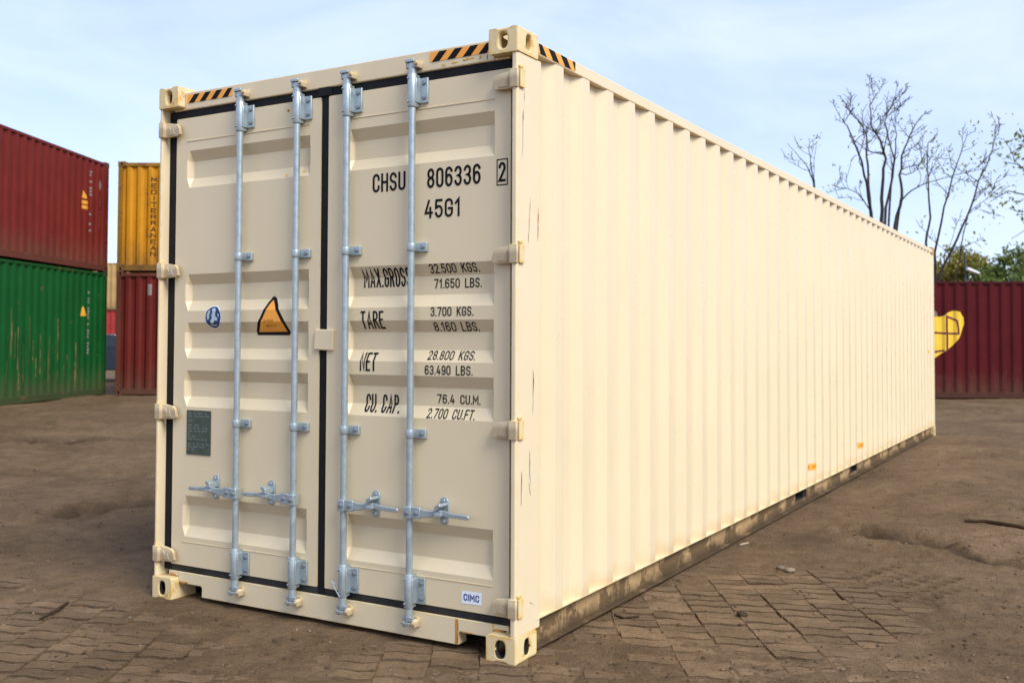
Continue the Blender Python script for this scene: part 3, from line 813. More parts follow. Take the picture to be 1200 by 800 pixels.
# orange fin sticker
def scale_poly(p, k, c): return [(c[0]+(q[0]-c[0])*k, c[1]+(q[1]-c[1])*k) for q in p]
def onto_door(x, z):
    k = .035+trap(z, ZC)
    return (x+(x-CAM[0])/(.02-CAM[1])*k, z+(z-CAM[2])/(.02-CAM[1])*k)
fin = [onto_door(-1.650+(u-421)*.00194, 1.687-(v-278)*.00141) for u, v in ((424, 424), (420, 412), (421, 392), (431, 358), (446, 325), (465, 297), (479, 281), (487, 278), (494, 286), (499, 312), (509, 345), (523, 373), (546, 412), (546, 420), (541, 425))]
obj('sticker', decal_mesh('sticker', [(fin, 0), (inset(fin, .019), 1), *text2d('SUPER', -1.640, -1.568, 1.551, 1.564, .13, 2), *text2d('HEAVY', -1.632, -1.555, 1.524, 1.537, .13, 2)],
                              [M['ink'], M['orange'], mat('sticker_print', (.18, .05, .01), .5)], ZC, PL, .0015, 1), Ld)
# round emblem: navy oval, pale continents, pale rim marks
ec = (-2.028, 1.581)
ov = lambda rx, rz, n=28, cx=0, cz=0: [(ec[0]+cx+rx*math.cos(2*math.pi*k/n), ec[1]+cz+rz*math.sin(2*math.pi*k/n)) for k in range(n)]
em = [(ov(.066, .066), 0), (ov(.060, .060), 1)]
def blob(pts): return [(ec[0]+a*.0011, ec[1]+b*.0011) for a, b in pts]
for p in ([(-8, 44), (12, 46), (22, 30), (14, 18), (20, 2), (34, -4), (30, -18), (12, -16), (4, -30), (-14, -34), (-18, -16), (-6, -4), (-14, 8), (-4, 22)],
          [(-44, 10), (-34, 30), (-22, 38), (-18, 24), (-28, 12), (-26, -6), (-38, -14)], [(30, 20), (42, 14), (44, 0), (36, 4)], [(-30, -34), (-8, -44), (16, -44), (32, -34), (18, -38), (-6, -38)]):
    em.append((blob(p), 2))
obj('sticker', decal_mesh('sticker', em, [M['white'], M['navy'], mat('emblem_print', (.42, .52, .62), .5)], ZC, PL, .0015, 1), Ld)
# data plate
pl = obj('data_plate', MB().box(-2.226, -2.034, .050, .0545, .812, 1.060).mesh('data_plate', M['plate']), Ld, .001)
mb = MB()
z = 1.043
while z > .84:
    x = -2.214
    while x < -2.06:
        wv = random.uniform(.012, .04)
        mb.box(x, min(x+wv, -2.046), .0492, .0501, z-.0035, z+.0035); x += wv+random.uniform(.006, .02)
        if random.random() < .18: break
    z -= .0155 if random.random() < .8 else .026
obj('plate_lettering', mb.mesh('plate_lettering', M['plate_txt']), Ld)

# stickers on the long side
SP = lambda a, b, d: (-.004-d, a, b)
def side_sticker(y0, y1, z0, z1):
    ps = [([(y0, z0), (y1, z0), (y1, z1), (y0, z1)], 0)]
    h = z1-z0; n = 5; s = (y1-y0)/n
    for k in range(n):
        ps.append(([(y0+k*s+s*.25, z0+h*.28), (y0+k*s+s*.55, z0+h*.28), (y0+k*s+s*.75, z0+h*.72), (y0+k*s+s*.45, z0+h*.72)], 1))
    part('sticker', decal_mesh('sticker', ps, [M['orange'], mat('sticker_mark', (.55, .14, .02), .5)], CUTS, SP, .0018, 0))
side_sticker(4.875, 5.155, .288, .345)
side_sticker(6.84, 7.20, .298, .358)
part('sticker', decal_mesh('sticker', [([(11.54, 1.27), (11.74, 1.27), (11.70, 1.36), (11.62, 1.42)], 0), ([(11.60, 1.285), (11.69, 1.285), (11.66, 1.36)], 1)], [M['orange'], M['ink']], CUTS, SP, .0018, 0))
# rust bleeding at the pocket edge, scratches on the near post
rustm = mat('rust_run', (.50, .20, .03), .8, var=.35, vscale=30)
def ragged(x0, x1, z0, z1, n=9, amp=.3):
    l = [(x0+(x1-x0)*amp*random.random()*.5, z0+(z1-z0)*k/n) for k in range(n+1)]
    r = [(x1-(x1-x0)*amp*random.random(), z0+(z1-z0)*k/n) for k in range(n+1)]
    return l+r[::-1]
FL = [(-9, 0.), (99, 0.)]
part('rust_mark', decal_mesh('rust_mark', [(ragged(-.369, -.350, .030, .148), 0), (ragged(-.345, -.26, .0885, .094), 0)], [rustm], FL, lambda a, b, d: (a, .05+d, b), .0012, 1))
part('rust_mark', decal_mesh('rust_mark', [(ragged(-.158, -.080, .1195, .130, 6, .5), 0)], [rustm], FL, lambda a, b, d: (a, .056+d, b), .0012, 1))
part('rust_mark', decal_mesh('rust_mark', [(ragged(-W+.082, -W+.158, .1195, .134, 6, .5), 0)], [rustm], FL, lambda a, b, d: (a, .056+d, b), .0012, 1))
part('rust_mark', decal_mesh('rust_mark', [(ragged(-2.268, -2.20, .088, .098), 0)], [rustm], FL, lambda a, b, d: (a, .05+d, b), .0012, 1))
yscuff = mat('yellow_scuff', (.74, .40, .03), .6, var=.2, vscale=30)
for (x0, x1, z0, z1) in ((-1.50, -1.47, 2.325, 2.336), (-1.44, -1.40, 2.332, 2.350), (-1.385, -1.345, 2.340, 2.368), (-1.33, -1.315, 2.355, 2.372), (-1.49, -1.462, 2.668, 2.684), (-1.40, -1.392, 2.66, 2.70)):
    obj('paint_scuff', decal_mesh('paint_scuff', [(ragged(x0, x1, z0, z1, 6, .9), 0)], [yscuff], ZC, PL, .0012, 1), Ld)
for (x0, x1, z0, z1) in ((-.47, -.44, 2.777, 2.786), (-.41, -.36, 2.781, 2.790), (-.345, -.27, 2.786, 2.797), (-.25, -.225, 2.779, 2.798), (-.205, -.195, 2.77, 2.80)):
    part('paint_scuff', decal_mesh('paint_scuff', [(ragged(x0, x1, z0, z1, 6, .9), 0)], [yscuff], FL, lambda a, b, d: (a, .049+d, b), .0012, 1))
scr = mat('bare_scratch', (.52, .50, .47), .6, var=.3, vscale=30); scr2 = mat('brown_scratch', (.44, .29, .14), .7); scr3 = mat('red_scuff', (.62, .24, .14), .6)
def scratch(y0, z0, y1, z1, wd, m):
    n = 14; l, r = [], []
    for k in range(n+1):
        t = k/n; y = y0+(y1-y0)*t+random.gauss(0, .0016); z = z0+(z1-z0)*t; q = wd*random.uniform(.25, 1)*math.sin(math.pi*(.06+.88*t))
        l.append((y-q, z)); r.append((y+q, z))
    part('scratch', decal_mesh('scratch', [(l+r[::-1], 0)], [m], FL, lambda a, b, d: (-.005-d, a, b), .0009, 1))
for a in ((.045, .70, .050, .86, .004, scr), (.125, .78, .120, .95, .006, scr), (.128, .74, .112, .80, .004, scr2), (.046, 2.28, .052, 2.52, .0022, scr), (.10, 1.90, .118, 2.12, .0028, scr2),
          (.188, 1.92, .190, 2.08, .004, scr3), (.145, 1.10, .15, 1.32, .0014, scr), (.12, .255, .16, .235, .004, scr2), (.06, 2.55, .064, 2.66, .0016, scr)):
    scratch(*a)

# ================================================================== other containers
cast_bg = {}
def bg_container(name, label, Lc, Hc, colr, loc, rz, rust=.66, side_marks=None, end_marks=None, frame=None):
    root = empty(name, loc, rz)
    tag(root, label, 'container')
    m = cont_mat('paint_'+name, colr, rust)
    mf = edge_wear(cont_mat('frame_paint_'+name, frame or tuple(c*.75 for c in colr), rust-.06), (.10, .05, .03), .02, .03, .8)
    P = lambda n, me, **k: obj(n, me, root, **k)
    for x, gx in ((0, 1), (Lc, -1)):
        for y, gy in ((0, 1), (W, -1)):
            for top in (0, 1):
                key = (gx, gy, top, name)
                if key not in cast_bg: cast_bg[key] = weld(casting_mb(gx*.178, gy*.162, top).mesh('corner_casting', [mf, M['under']]))
                P('corner_casting', cast_bg[key], bevel=.006, loc=(x, y, Hc-.118 if top else 0))
            P('corner_post', MB().box(*sorted((x+gx*.005, x+gx*.13)), *sorted((y+gy*.005, y+gy*.10)), .118, Hc-.118).mesh('corner_post', mf), bevel=.006)
    cs = corr_cuts(.10, Lc-.10, .36, .036); ce = corr_cuts(.09, W-.09, .22, .040, .25, .07, .055)
    for y, s in ((0, 1), (W, -1)):
        P('side_wall', corr_sheet(cs, .14, Hc-.08, lambda t, h, d: (t, y+s*(.006+d), h)).mesh('side_wall', m, fix=False))
        P('top_rail', MB().box(.178, Lc-.178, *sorted((y+s*.002, y+s*.06)), Hc-.092, Hc-.03).mesh('top_rail', mf), bevel=.005)
        P('bottom_rail', MB().box(.178, Lc-.178, *sorted((y+s*.004, y+s*.05)), .018, .155).mesh('bottom_rail', mf), bevel=.005)
    for x, s in ((0, 1), (Lc, -1)):
        P('end_wall', corr_sheet(ce, .13, Hc-.09, lambda t, h, d: (x+s*(.02+d), t, h)).mesh('end_wall', m, fix=False))
        P('end_rail', MB().box(*sorted((x+s*.006, x+s*.06)), .162, W-.162, Hc-.115, Hc-.03).mesh('end_rail', mf), bevel=.005)
        P('end_sill', MB().box(*sorted((x+s*.006, x+s*.06)), .162, W-.162, .018, .15).mesh('end_sill', mf), bevel=.005)
    P('roof', corr_sheet(corr_cuts(.1, Lc-.1, .3, .02), .05, W-.05, lambda t, h, d: (t, h, Hc-.028-d)).mesh('roof', m, fix=False))
    P('floor', MB().box(.05, Lc-.05, .055, W-.055, .12, .16).mesh('floor', M['under']))
    # marks: (polys, mats) in face coordinates seen from outside
    for nm, polys, mats in side_marks or []:
        q = P(nm, decal_mesh(nm, polys, mats, cs, lambda a, b, d: (a, .006+d, b), .003, 0))
        if mats[0] in (pale, rstreak) and nm != 'emblem': q['kind'] = 'stuff'
    for nm, polys, mats in end_marks or []:
        P(nm, decal_mesh(nm, polys, mats, ce, lambda a, b, d: (.02+d, a, b), .003, 0))
    return root
d2 = Vector((math.sin(YAW), math.cos(YAW))); r2 = Vector((math.cos(YAW), -math.sin(YAW)))
TH = math.atan2(d2.y, d2.x)
yel = M['yellow'] = mat('yellow_sticker', (.66, .30, .02), .5, var=.1)
pale = mat('pale_marking', (.19, .165, .15), .6, var=.3, vscale=9)
rstreak = mat('rust_streak', (.16, .085, .03), .8, var=.4, vscale=8)
def rows(x0, x1, z0, z1, n, fill=.6, gap=.4):
    """illegible small print: rows of short dashes"""
    ps = []; h = (z1-z0)/n
    for k in range(n):
        if random.random() < gap: continue
        a = x0; zz = z0+k*h
        ps.append(([(a, zz), (a+(x1-x0)*random.uniform(.5, 1), zz), (a+(x1-x0)*random.uniform(.5, 1), zz+h*fill), (a, zz+h*fill)], 0))
    return ps
# left stack
A = Vector((-18.494, 11.255))
o2 = A-d2*L
gz = .150
tri = lambda x, z, s: [(x, z), (x+s, z), (x+s*.35, z+s*1.05)]
streaks = []
for k in range(26):
    x = random.uniform(L-4.3, L-1.0); z = random.uniform(.2, 1.0); h = random.uniform(.3, .95); wd = random.uniform(.010, .040)
    streaks.append((ragged(x, x+wd, z, z+h, 7, .8), 0))
bg_container('green_container', 'green corrugated container with rust streaks, under the red one', L, 2.896, (.005, .070, .013), (o2.x, o2.y, gz), TH, .64,
             side_marks=[('sticker', [(tri(L-1.18, 1.83, .22), 0)], [yel]), ('lettering', rows(L-.86, L-.80, .9, 2.5, 22), [pale]), ('lettering', rows(L-.42, L-.34, .7, 2.4, 16), [pale]), ('rust_mark', streaks, [rstreak])], frame=(.005, .062, .012))
bg_container('red_container', 'red corrugated container stacked on top of the green one', L, 2.591, (.140, .016, .011), (o2.x, o2.y, gz+2.900), TH, .70,
             side_marks=[('sticker', [(tri(L-1.20, 1.60, .18), 0), ([(L-1.24, 1.36), (L-.98, 1.36), (L-.98, 1.44), (L-1.24, 1.44)], 0), ([(L-1.24, 1.47), (L-.98, 1.47), (L-.98, 1.55), (L-1.24, 1.55)], 0)], [yel]), ('lettering', rows(L-.86, L-.79, .8, 2.3, 20), [pale]), ('lettering', [(list(reversed([(L-.40+.09*math.cos(t*.5236), 2.0+.13*math.sin(t*.5236)) for t in range(12)])), 0)]+rows(L-.45, L-.36, .9, 1.75, 10), [pale])], frame=(.12, .014, .011))
# stack beside it, end on
yl = Vector((-18.049, 11.157)); o3 = yl+r2*W
vert = []
word = 'MEDITERRANEAN'
k0 = W-.84                 # letter column, measured from the far edge (left in view is high y)
for k, ch in enumerate(word):
    zt = 2.22-k*.146
    wv = .03 if ch == 'I' else .115
    for (vs, fs), mi in text2d(ch, -wv/2, wv/2, zt-.114, zt, .18):
        vert.append((([(k0-v[0], v[1]) for v in vs], fs), 0))
small = rows(W-.48, W-.44, .9, 2.0, 12)
bg_container('maroon_container', 'dull maroon container end under the yellow one', L, 2.896, (.115, .015, .011), (o3.x, o3.y, gz), TH, .66,
             end_marks=[('sticker', [([(W-.82, 2.34), (W-.74, 2.34), (W-.74, 2.60), (W-.82, 2.60)], 0)], [pale])], frame=(.115, .035, .022))
bg_container('yellow_container', 'mustard yellow container with vertical lettering, on top of the maroon one', L, 2.591, (.50, .215, .012), (o3.x, o3.y, gz+2.900), TH, .60,
             end_marks=[('lettering', vert, [M['ink']])], frame=(.26, .13, .016))
# right: long dark red container with the yellow emblem
rl = Vector((-1.339, 21.411)); o4 = rl-r2*7.0
def s7(x, y):             # emblem outline: picture position -> face coordinates
    p = pix(1080+x/6.667, 300+y/6.667, 23.8); q = Vector((p.x-o4.x, p.y-o4.y))
    return (q.dot(r2), p.z-.045)
emb = [s7(*p) for p in ((105, 470), (150, 474), (190, 463), (215, 440), (260, 425), (310, 434), (340, 480), (342, 530), (322, 590), (300, 640), (250, 700), (180, 750), (105, 797), (20, 770), (-60, 690), (-100, 600), (-90, 500), (-40, 440), (40, 450))]
def band(pts, wd):
    l, r = [], []
    for i, p in enumerate(pts):
        a = Vector(pts[max(i-1, 0)]); b = Vector(pts[min(i+1, len(pts)-1)]); n = (b-a).normalized(); n = Vector((-n.y, n.x))*wd/2
        l.append((p[0]+n.x, p[1]+n.y)); r.append((p[0]-n.x, p[1]-n.y))
    return l+r[::-1]
lines = [band([s7(*p) for p in q], .05) for q in (((205, 462), (204, 560), (207, 640), (205, 735)), ((-20, 602), (105, 598), (200, 604), (300, 606)), ((-20, 738), (105, 748), (185, 738)), ((205, 472), (250, 488), (284, 503)), ((282, 500), (292, 550), (297, 610)))]
dkred = mat('dark_red_line', (.12, .012, .015), .5)
wh = [s7(*p) for p in ((60, 440), (80, 424), (112, 426), (130, 444), (130, 470), (60, 466))]
bg_container('dark_red_container', 'dark red container with a yellow lobed emblem on its long side', L, 2.896, (.074, .006, .008), (o4.x, o4.y, .045), math.atan2(r2.y, r2.x), .72,
             side_marks=[('emblem', [(wh, 0), (emb, 1)]+[(b, 2) for b in lines], [pale, mat('yellow_paint', (.80, .50, .03), .5, var=.08), dkred])], frame=(.05, .006, .007))
# far stack seen through the gap
p5 = pix(118, 440, 53); gz2 = .15
bg_container('faded_red_container', 'faded red container far behind the stacks, below a tan one', 6.06, 2.896, (.30, .035, .03), (p5.x-r2.x*2, p5.y-r2.y*2, gz2), math.atan2(r2.y, r2.x), .7)
bg_container('tan_container', 'tan container far behind the stacks, on top of a faded red one', 6.06, 2.591, (.42, .27, .11), (p5.x-r2.x*2, p5.y-r2.y*2, gz2+2.9), math.atan2(r2.y, r2.x), .7)

# ================================================================== parked car in the gap
def build_car(loc, rz):
    root = empty('parked_car', loc, rz); tag(root, 'dark parked car glimpsed in the gap between the container stacks', 'car')
    body = mat('car_paint', (.02, .025, .035), .25, .3, var=.03); glass = mat('car_glass', (.02, .025, .03), .06, var=.02); tyre = mat('tyre', (.015, .015, .015), .8); rim = mat('wheel_rim', (.5, .5, .52), .3, .9)
    lamp = mat('lamp_lens', (.75, .78, .82), .15)
    prof = [(-2.1, .38), (-2.12, .62), (-2.02, .86), (-1.75, .96), (-1.55, 1.02), (-1.0, 1.42), (-.4, 1.50), (.35, 1.48), (1.0, 1.08), (1.75, .96), (2.06, .82), (2.12, .55), (2.05, .36)]
    mb = MB(); n = len(prof)
    sec = [(-.86, .92, .0), (-.80, 1.0, .0), (.80, 1.0, .0), (.86, .92, .0)]
    vs = []
    for y, s, _ in sec:
        for x, z in prof:
            tuck = .16*max(0, (z-.95)/.5)*(1 if y > 0 else -1)
            vs.append((x*(.985 if s < 1 else 1), y-tuck, .36+(z-.36)*(s if z < 1.0 else 1-(1-s)*.3)))
    fs = [list(range(n)), list(range(4*n-1, 3*n-1, -1))]
    for k in range(3):
        for i in range(n): fs.append((k*n+i, k*n+(i+1) % n, (k+1)*n+(i+1) % n, (k+1)*n+i))
    mb.add(vs, fs); obj('body', mb.mesh('body', body, True), root, .03, 3)
    for s in (-1, 1):
        for q in ([(-1.32, 1.08), (-.95, 1.38), (-.38, 1.43), (-.38, 1.08)], [(-.30, 1.08), (-.30, 1.43), (.30, 1.42), (.80, 1.10)]):
            mb = MB(); v = [(x, s*(.875-.16*max(0, (z-.95)/.5)), z) for x, z in q]
            v2 = [(x, s*(.84-.16*max(0, (z-.95)/.5)), z) for x, z in q]
            mb.add(v+v2, [(0, 1, 2, 3), (7, 6, 5, 4), (0, 4, 5, 1), (1, 5, 6, 2), (2, 6, 7, 3), (3, 7, 4, 0)]); obj('window', mb.mesh('window', glass), root)
        for x in (-1.3, 1.32):
            wl = obj('wheel', MB().tube([(x, s*.66, .32), (x, s*.68, .32), (x, s*.86, .32), (x, s*.88, .32)], [.29, .32, .32, .29], 24).mesh('tyre', tyre, True), root)
            obj('rim', MB().tube([(x, s*.86, .32), (x, s*.892, .32)], [.21, .19], 16).mesh('rim', rim, True), wl)
        obj('headlight', MB().box(2.0, 2.12, *sorted((s*.45, s*.74)), .66, .80).mesh('headlight', lamp), root, .02)
        obj('tail_light', MB().box(-2.10, -1.98, *sorted((s*.5, s*.78)), .72, .88).mesh('tail_light', mat('tail_lens', (.4, .02, .02), .2)), root, .02)
    for q in ([(-1.56, 1.04), (-1.04, 1.41)], [(.40, 1.47), (.98, 1.11)]):
        (xa_, za), (xb_, zb) = q
        sg = -1 if xa_ < 0 else 1
        mb = MB(); mb.add([(xa_+sg*.02, -.60, za+.015), (xa_+sg*.02, .60, za+.015), (xb_+sg*.02, .60, zb+.015), (xb_+sg*.02, -.60, zb+.015), (xa_, -.60, za-.02), (xa_, .60, za-.02), (xb_, .60, zb-.02), (xb_, -.60, zb-.02)],
                         [(0, 1, 2, 3), (7, 6, 5, 4), (0, 4, 5, 1), (1, 5, 6, 2), (2, 6, 7, 3), (3, 7, 4, 0)]); obj('windscreen', mb.mesh('windscreen', glass), root)
cp = pix(122, 440, 31)
build_car((cp.x, cp.y, ground_h(cp.x, cp.y)), math.atan2(r2.y, r2.x)+.15)

# ================================================================== trees
M['bark'] = mat('bark', (.040, .030, .022), .9, var=.3, vscale=12)
def leaf_mat(n, c, tr=.4):
    m = bpy.data.materials.new(n); m.use_nodes = True; t = m.node_tree; p = t.nodes['Principled BSDF']; p.inputs['Roughness'].default_value = .6
    ge = N(t, 'ShaderNodeNewGeometry'); cr = N(t, 'ShaderNodeValToRGB'); e = cr.color_ramp.elements
    e[0].color = (c[0]*.6, c[1]*.62, c[2]*.6, 1); e[1].color = (c[0]*1.5, c[1]*1.4, c[2]*1.3, 1)
    t.links.new(ge.outputs['Random Per Island'], cr.inputs[0]); t.links.new(cr.outputs[0], p.inputs['Base Color'])
    tl = N(t, 'ShaderNodeBsdfTranslucent'); t.links.new(cr.outputs[0], tl.inputs[0]); mxs = N(t, 'ShaderNodeMixShader'); mxs.inputs[0].default_value = tr
    t.links.new(p.outputs[0], mxs.inputs[1]); t.links.new(tl.outputs[0], mxs.inputs[2]); t.links.new(mxs.outputs[0], t.nodes['Material Output'].inputs[0])
    return m
M['leaf_young'] = leaf_mat('young_leaves', (.26, .27, .05))
M['leaf_fresh'] = leaf_mat('fresh_leaves', (.19, .25, .05), .5)
M['leaf_green'] = leaf_mat('green_leaves', (.13, .18, .035))
M['leaf_olive'] = leaf_mat('olive_leaves', (.22, .20, .03))
rng = np.random.default_rng(5)
def leaves_mesh(name, centres, size, m):
    c = np.array(centres, dtype=float); n = len(c)
    u = rng.normal(size=(n, 3)); u /= np.linalg.norm(u, axis=1)[:, None]
    v = np.cross(u, rng.normal(size=(n, 3))); v /= np.linalg.norm(v, axis=1)[:, None]
    s = size*rng.uniform(.55, 1.3, size=(n, 1))
    q = np.stack([c-u*s, c+v*s*.45, c+u*s, c-v*s*.45], 1).reshape(-1, 3)
    me = bpy.data.meshes.new(name)
    me.from_pydata(q.tolist(), [], np.arange(4*n).reshape(-1, 4).tolist())
    me.materials.append(m)
    return me
def wander(p, d, ln, n, up=.15, jit=.25):
    pts = [p.copy()]; d = d.normalized()
    for i in range(n):
        d = (d+Vector((random.gauss(0, jit), random.gauss(0, jit), random.gauss(0, jit)+up))).normalized()
        p = p+d*(ln/n); pts.append(p.copy())
    return pts
def branch_out(mb, pts, r0, r1, lvl, tips, dens=1.0, ln=None):
    """twigs along a branch"""
    tot = sum((b-a).length for a, b in zip(pts, pts[1:]))
    ln = ln or tot*.45
    n = max(2, int(dens*tot*(1.3 if lvl == 2 else 2.6 if lvl == 1 else 0)))
    for k in range(n):
        t = random.uniform(.25, 1)
        i = min(int(t*(len(pts)-1)), len(pts)-2); f = t*(len(pts)-1)-i
        p = pts[i].lerp(pts[i+1], f); d = (pts[i+1]-pts[i]).normalized()
        side = Vector((random.gauss(0, 1), random.gauss(0, 1), random.gauss(0, .5)+.2)); side = (side-d*side.dot(d)).normalized()
        dd = d*random.uniform(.35, .9)+side*random.uniform(.5, 1)
        l2 = ln*random.uniform(.35, 1)*(1.1-.5*t)
        rr = (r0+(r1-r0)*t)*.5
        q = wander(p, dd, l2, 5, .12, .20)
        mb.tube(q, [max(.0075, rr*(1-.75*j/5)) for j in range(6)], 5 if lvl > 1 else 4, cap=False)
        if lvl > 1: branch_out(mb, q, rr, rr*.25, lvl-1, tips, dens)
        else: tips.append(q[-1]); tips.append(q[-2]); tips.append(q[3])
def stem_tree(name, label, base, stems, leafm, leaf_n, leaf_s, dens=1.0, spread=.10, group=None, lvl=2):
    root = empty(name, base); tag(root, label, 'tree', group)
    mb = MB(); tips = []
    b = Vector(base)
    for pts, r in stems:
        pts = [p-b for p in pts]
        # smooth
        fine = []
        for a, c in zip(pts, pts[1:]):
            for k in range(3): fine.append(a.lerp(c, k/3)+Vector((random.gauss(0, .012), random.gauss(0, .012), 0)))
        fine.append(pts[-1])
        n = len(fine)
        rad = [max(.008, r*.70*(1-.88*(i/(n-1))**.7)) for i in range(n)]
        mb.tube(fine, rad, 7, cap=False)
        branch_out(mb, fine[n//3:], r*.42, r*.14, lvl, tips, dens, ln=1.35)
    obj('trunk', mb.mesh('trunk', M['bark'], True, fix=False), root)
    cs = []
    for k in range(leaf_n):
        t = random.choice(tips); cs.append((t.x+random.gauss(0, spread), t.y+random.gauss(0, spread), t.z+random.gauss(0, spread*.7)))
    obj('crown', leaves_mesh('crown', cs, leaf_s, leafm), root)
    return root
def Zp(x, y, D): return pix(860+x/3.2, 80+y/3.2, D)
def on_ground(px, D):
    p = pix(px, 440, D); return Vector((p.x, p.y, ground_h(p.x, p.y)-.03))
def path(base, pts, D, dj=.0):
    out_ = []
    for i, (x, y) in enumerate(pts): out_.append(Zp(x, y, D+dj*i))
    mid = base.lerp(out_[0], .55)+Vector((0, 0, .25))
    return [base, mid]+out_
D1 = 28.0
b1 = on_ground(1032, D1)
stem_tree('bare_tree', 'bare multi-stemmed tree rising behind the cream container, its stems fanning upward', b1, [
    (path(b1, [(515, 545), (500, 450), (490, 380), (455, 290), (425, 215), (405, 190)], D1, -.25), .11),
    (path(b1, [(512, 520), (505, 430), (500, 330), (495, 250), (480, 210), (440, 170), (405, 120)], D1, .2), .09),
    (path(b1, [(557, 570), (555, 450), (567, 340), (550, 270), (515, 220), (510, 140), (537, 92)], D1, .1), .12),
    (path(b1, [(570, 520), (592, 420), (605, 320), (610, 250), (592, 190)], D1, -.1), .09),
    (path(b1, [(590, 440), (600, 340), (565, 200), (590, 140), (622, 92)], D1, .3), .07),
    (path(b1, [(605, 590), (632, 480), (625, 400), (632, 330), (660, 250), (690, 200), (722, 160)], D1, .15), .11),
    (path(b1, [(625, 500), (660, 460), (720, 430), (830, 400), (930, 378)], D1, -.2), .06),
    (path(b1, [(515, 540), (470, 470), (420, 450), (375, 442)], D1, -.3), .05)],
    M['leaf_young'], 150, .055, 2.6, .14)
b2 = on_ground(1098, D1+1)
stem_tree('leaning_tree', 'thin tree beside the dark red container, stems leaning outward with few pale leaves', b2, [
    (path(b2, [(722, 655), (736, 560), (730, 450), (724, 350), (730, 280), (765, 248)], D1+1, .2), .085),
    (path(b2, [(755, 690), (790, 520), (820, 410), (850, 320), (877, 236)], D1+1, -.2), .085),
    (path(b2, [(770, 780), (840, 640), (890, 520), (920, 420), (955, 350), (975, 290), (985, 215)], D1+1, .1), .09),
    (path(b2, [(880, 540), (930, 500), (990, 470)], D1+1, .2), .045),
    (path(b2, [(790, 690), (830, 672), (885, 660)], D1+1, -.3), .04)],
    M['leaf_young'], 300, .06, 2.2, .20)
D0 = 31.0; b0 = on_ground(958, D0)
stem_tree('young_bare_tree', 'small bare tree with only its top showing above the container roof', b0, [
    (path(b0, [(305, 440), (290, 380), (283, 310), (281, 262)], D0, .1), .07),
    (path(b0, [(300, 425), (270, 360), (235, 320), (202, 283)], D0, -.1), .06),
    (path(b0, [(300, 440), (300, 350), (310, 290)], D0, -.1), .04)],
    M['leaf_young'], 60, .05, .7, .1)
D3 = 27.0; b3 = on_ground(1262, D3)
stem_tree('leafy_tree', 'tree with drooping branches of fresh green leaves reaching in over the dark red container', b3, [
    (path(b3, [(1240, 700), (1180, 560), (1110, 480), (1030, 460), (960, 500)], D3, -.1), .09),
    (path(b3, [(1240, 650), (1180, 500), (1120, 400), (1060, 360), (1010, 350)], D3, .2), .09),
    (path(b3, [(1250, 600), (1220, 450), (1150, 330), (1080, 290), (1020, 330)], D3, -.3), .08),
    (path(b3, [(1250, 700), (1190, 620), (1120, 590), (1040, 640)], D3, .3), .07),
    (path(b3, [(1250, 640), (1280, 450), (1300, 300), (1280, 200)], D3, .3), .08)],
    M['leaf_fresh'], 480, .08, .9, .22)
# round leafy trees further back
def round_tree(name, label, px, D, height, rx, rz, m, n, size=.10):
    base = on_ground(px, D); root = empty(name, base); tag(root, label, 'tree', None)
    mb = MB(); tips = []
    mb.tube([(0, 0, 0), (.05, 0, height*.25), (0, .05, height*.5), (0, 0, height*.8)], [.17, .14, .10, .04], 8, cap=False)
    for k in range(22):
        a = random.uniform(0, 6.28); z = random.uniform(.22, .7)*height
        q = wander(Vector((0, 0, z)), Vector((math.cos(a), math.sin(a), .6)), rx*random.uniform(.5, 1), 5, .1, .2)
        mb.tube(q, [.06, .05, .04, .03, .02, .01], 5, cap=False); tips += q[2:]
    obj('trunk', mb.mesh('trunk', M['bark'], True, fix=False), root)
    # clumps through the crown's volume
    cl = []
    for k in range(60):
        a = random.uniform(0, 6.28); ph = random.uniform(-.55, 1); rr = random.uniform(.45, 1)
        c = Vector((math.cos(a)*math.sqrt(max(0, 1-ph*ph))*rx*rr, math.sin(a)*math.sqrt(max(0, 1-ph*ph))*rx*rr, height-rz+ph*rz*rr))
        cl.append((c, random.uniform(.25, .6)*rx*.45))
    cs = []
    for k in range(n):
        c, s = random.choice(cl); g = Vector((random.gauss(0, 1), random.gauss(0, 1), random.gauss(0, .7)))*s*.62
        cs.append(tuple(c+g))
    obj('crown', leaves_mesh('crown', cs, size, m), root)
round_tree('round_tree', 'olive green leafy tree behind the lamp post', 1128, 46, 6.0, 2.0, 2.0, M['leaf_olive'], 9000, .11)
round_tree('round_tree', 'bushy green tree half hidden by the drooping branches', 1196, 44, 5.6, 2.2, 2.2, M['leaf_green'], 11000, .11)
round_tree('round_tree', 'low green tree in the dip between two rounder crowns', 1165, 52, 4.7, 2.6, 1.7, M['leaf_green'], 9000, .12)
round_tree('round_tree', 'dark green tree peeping out beside the cream container', 1096, 50, 5.2, 1.9, 1.8, M['leaf_olive'], 8000, .11)

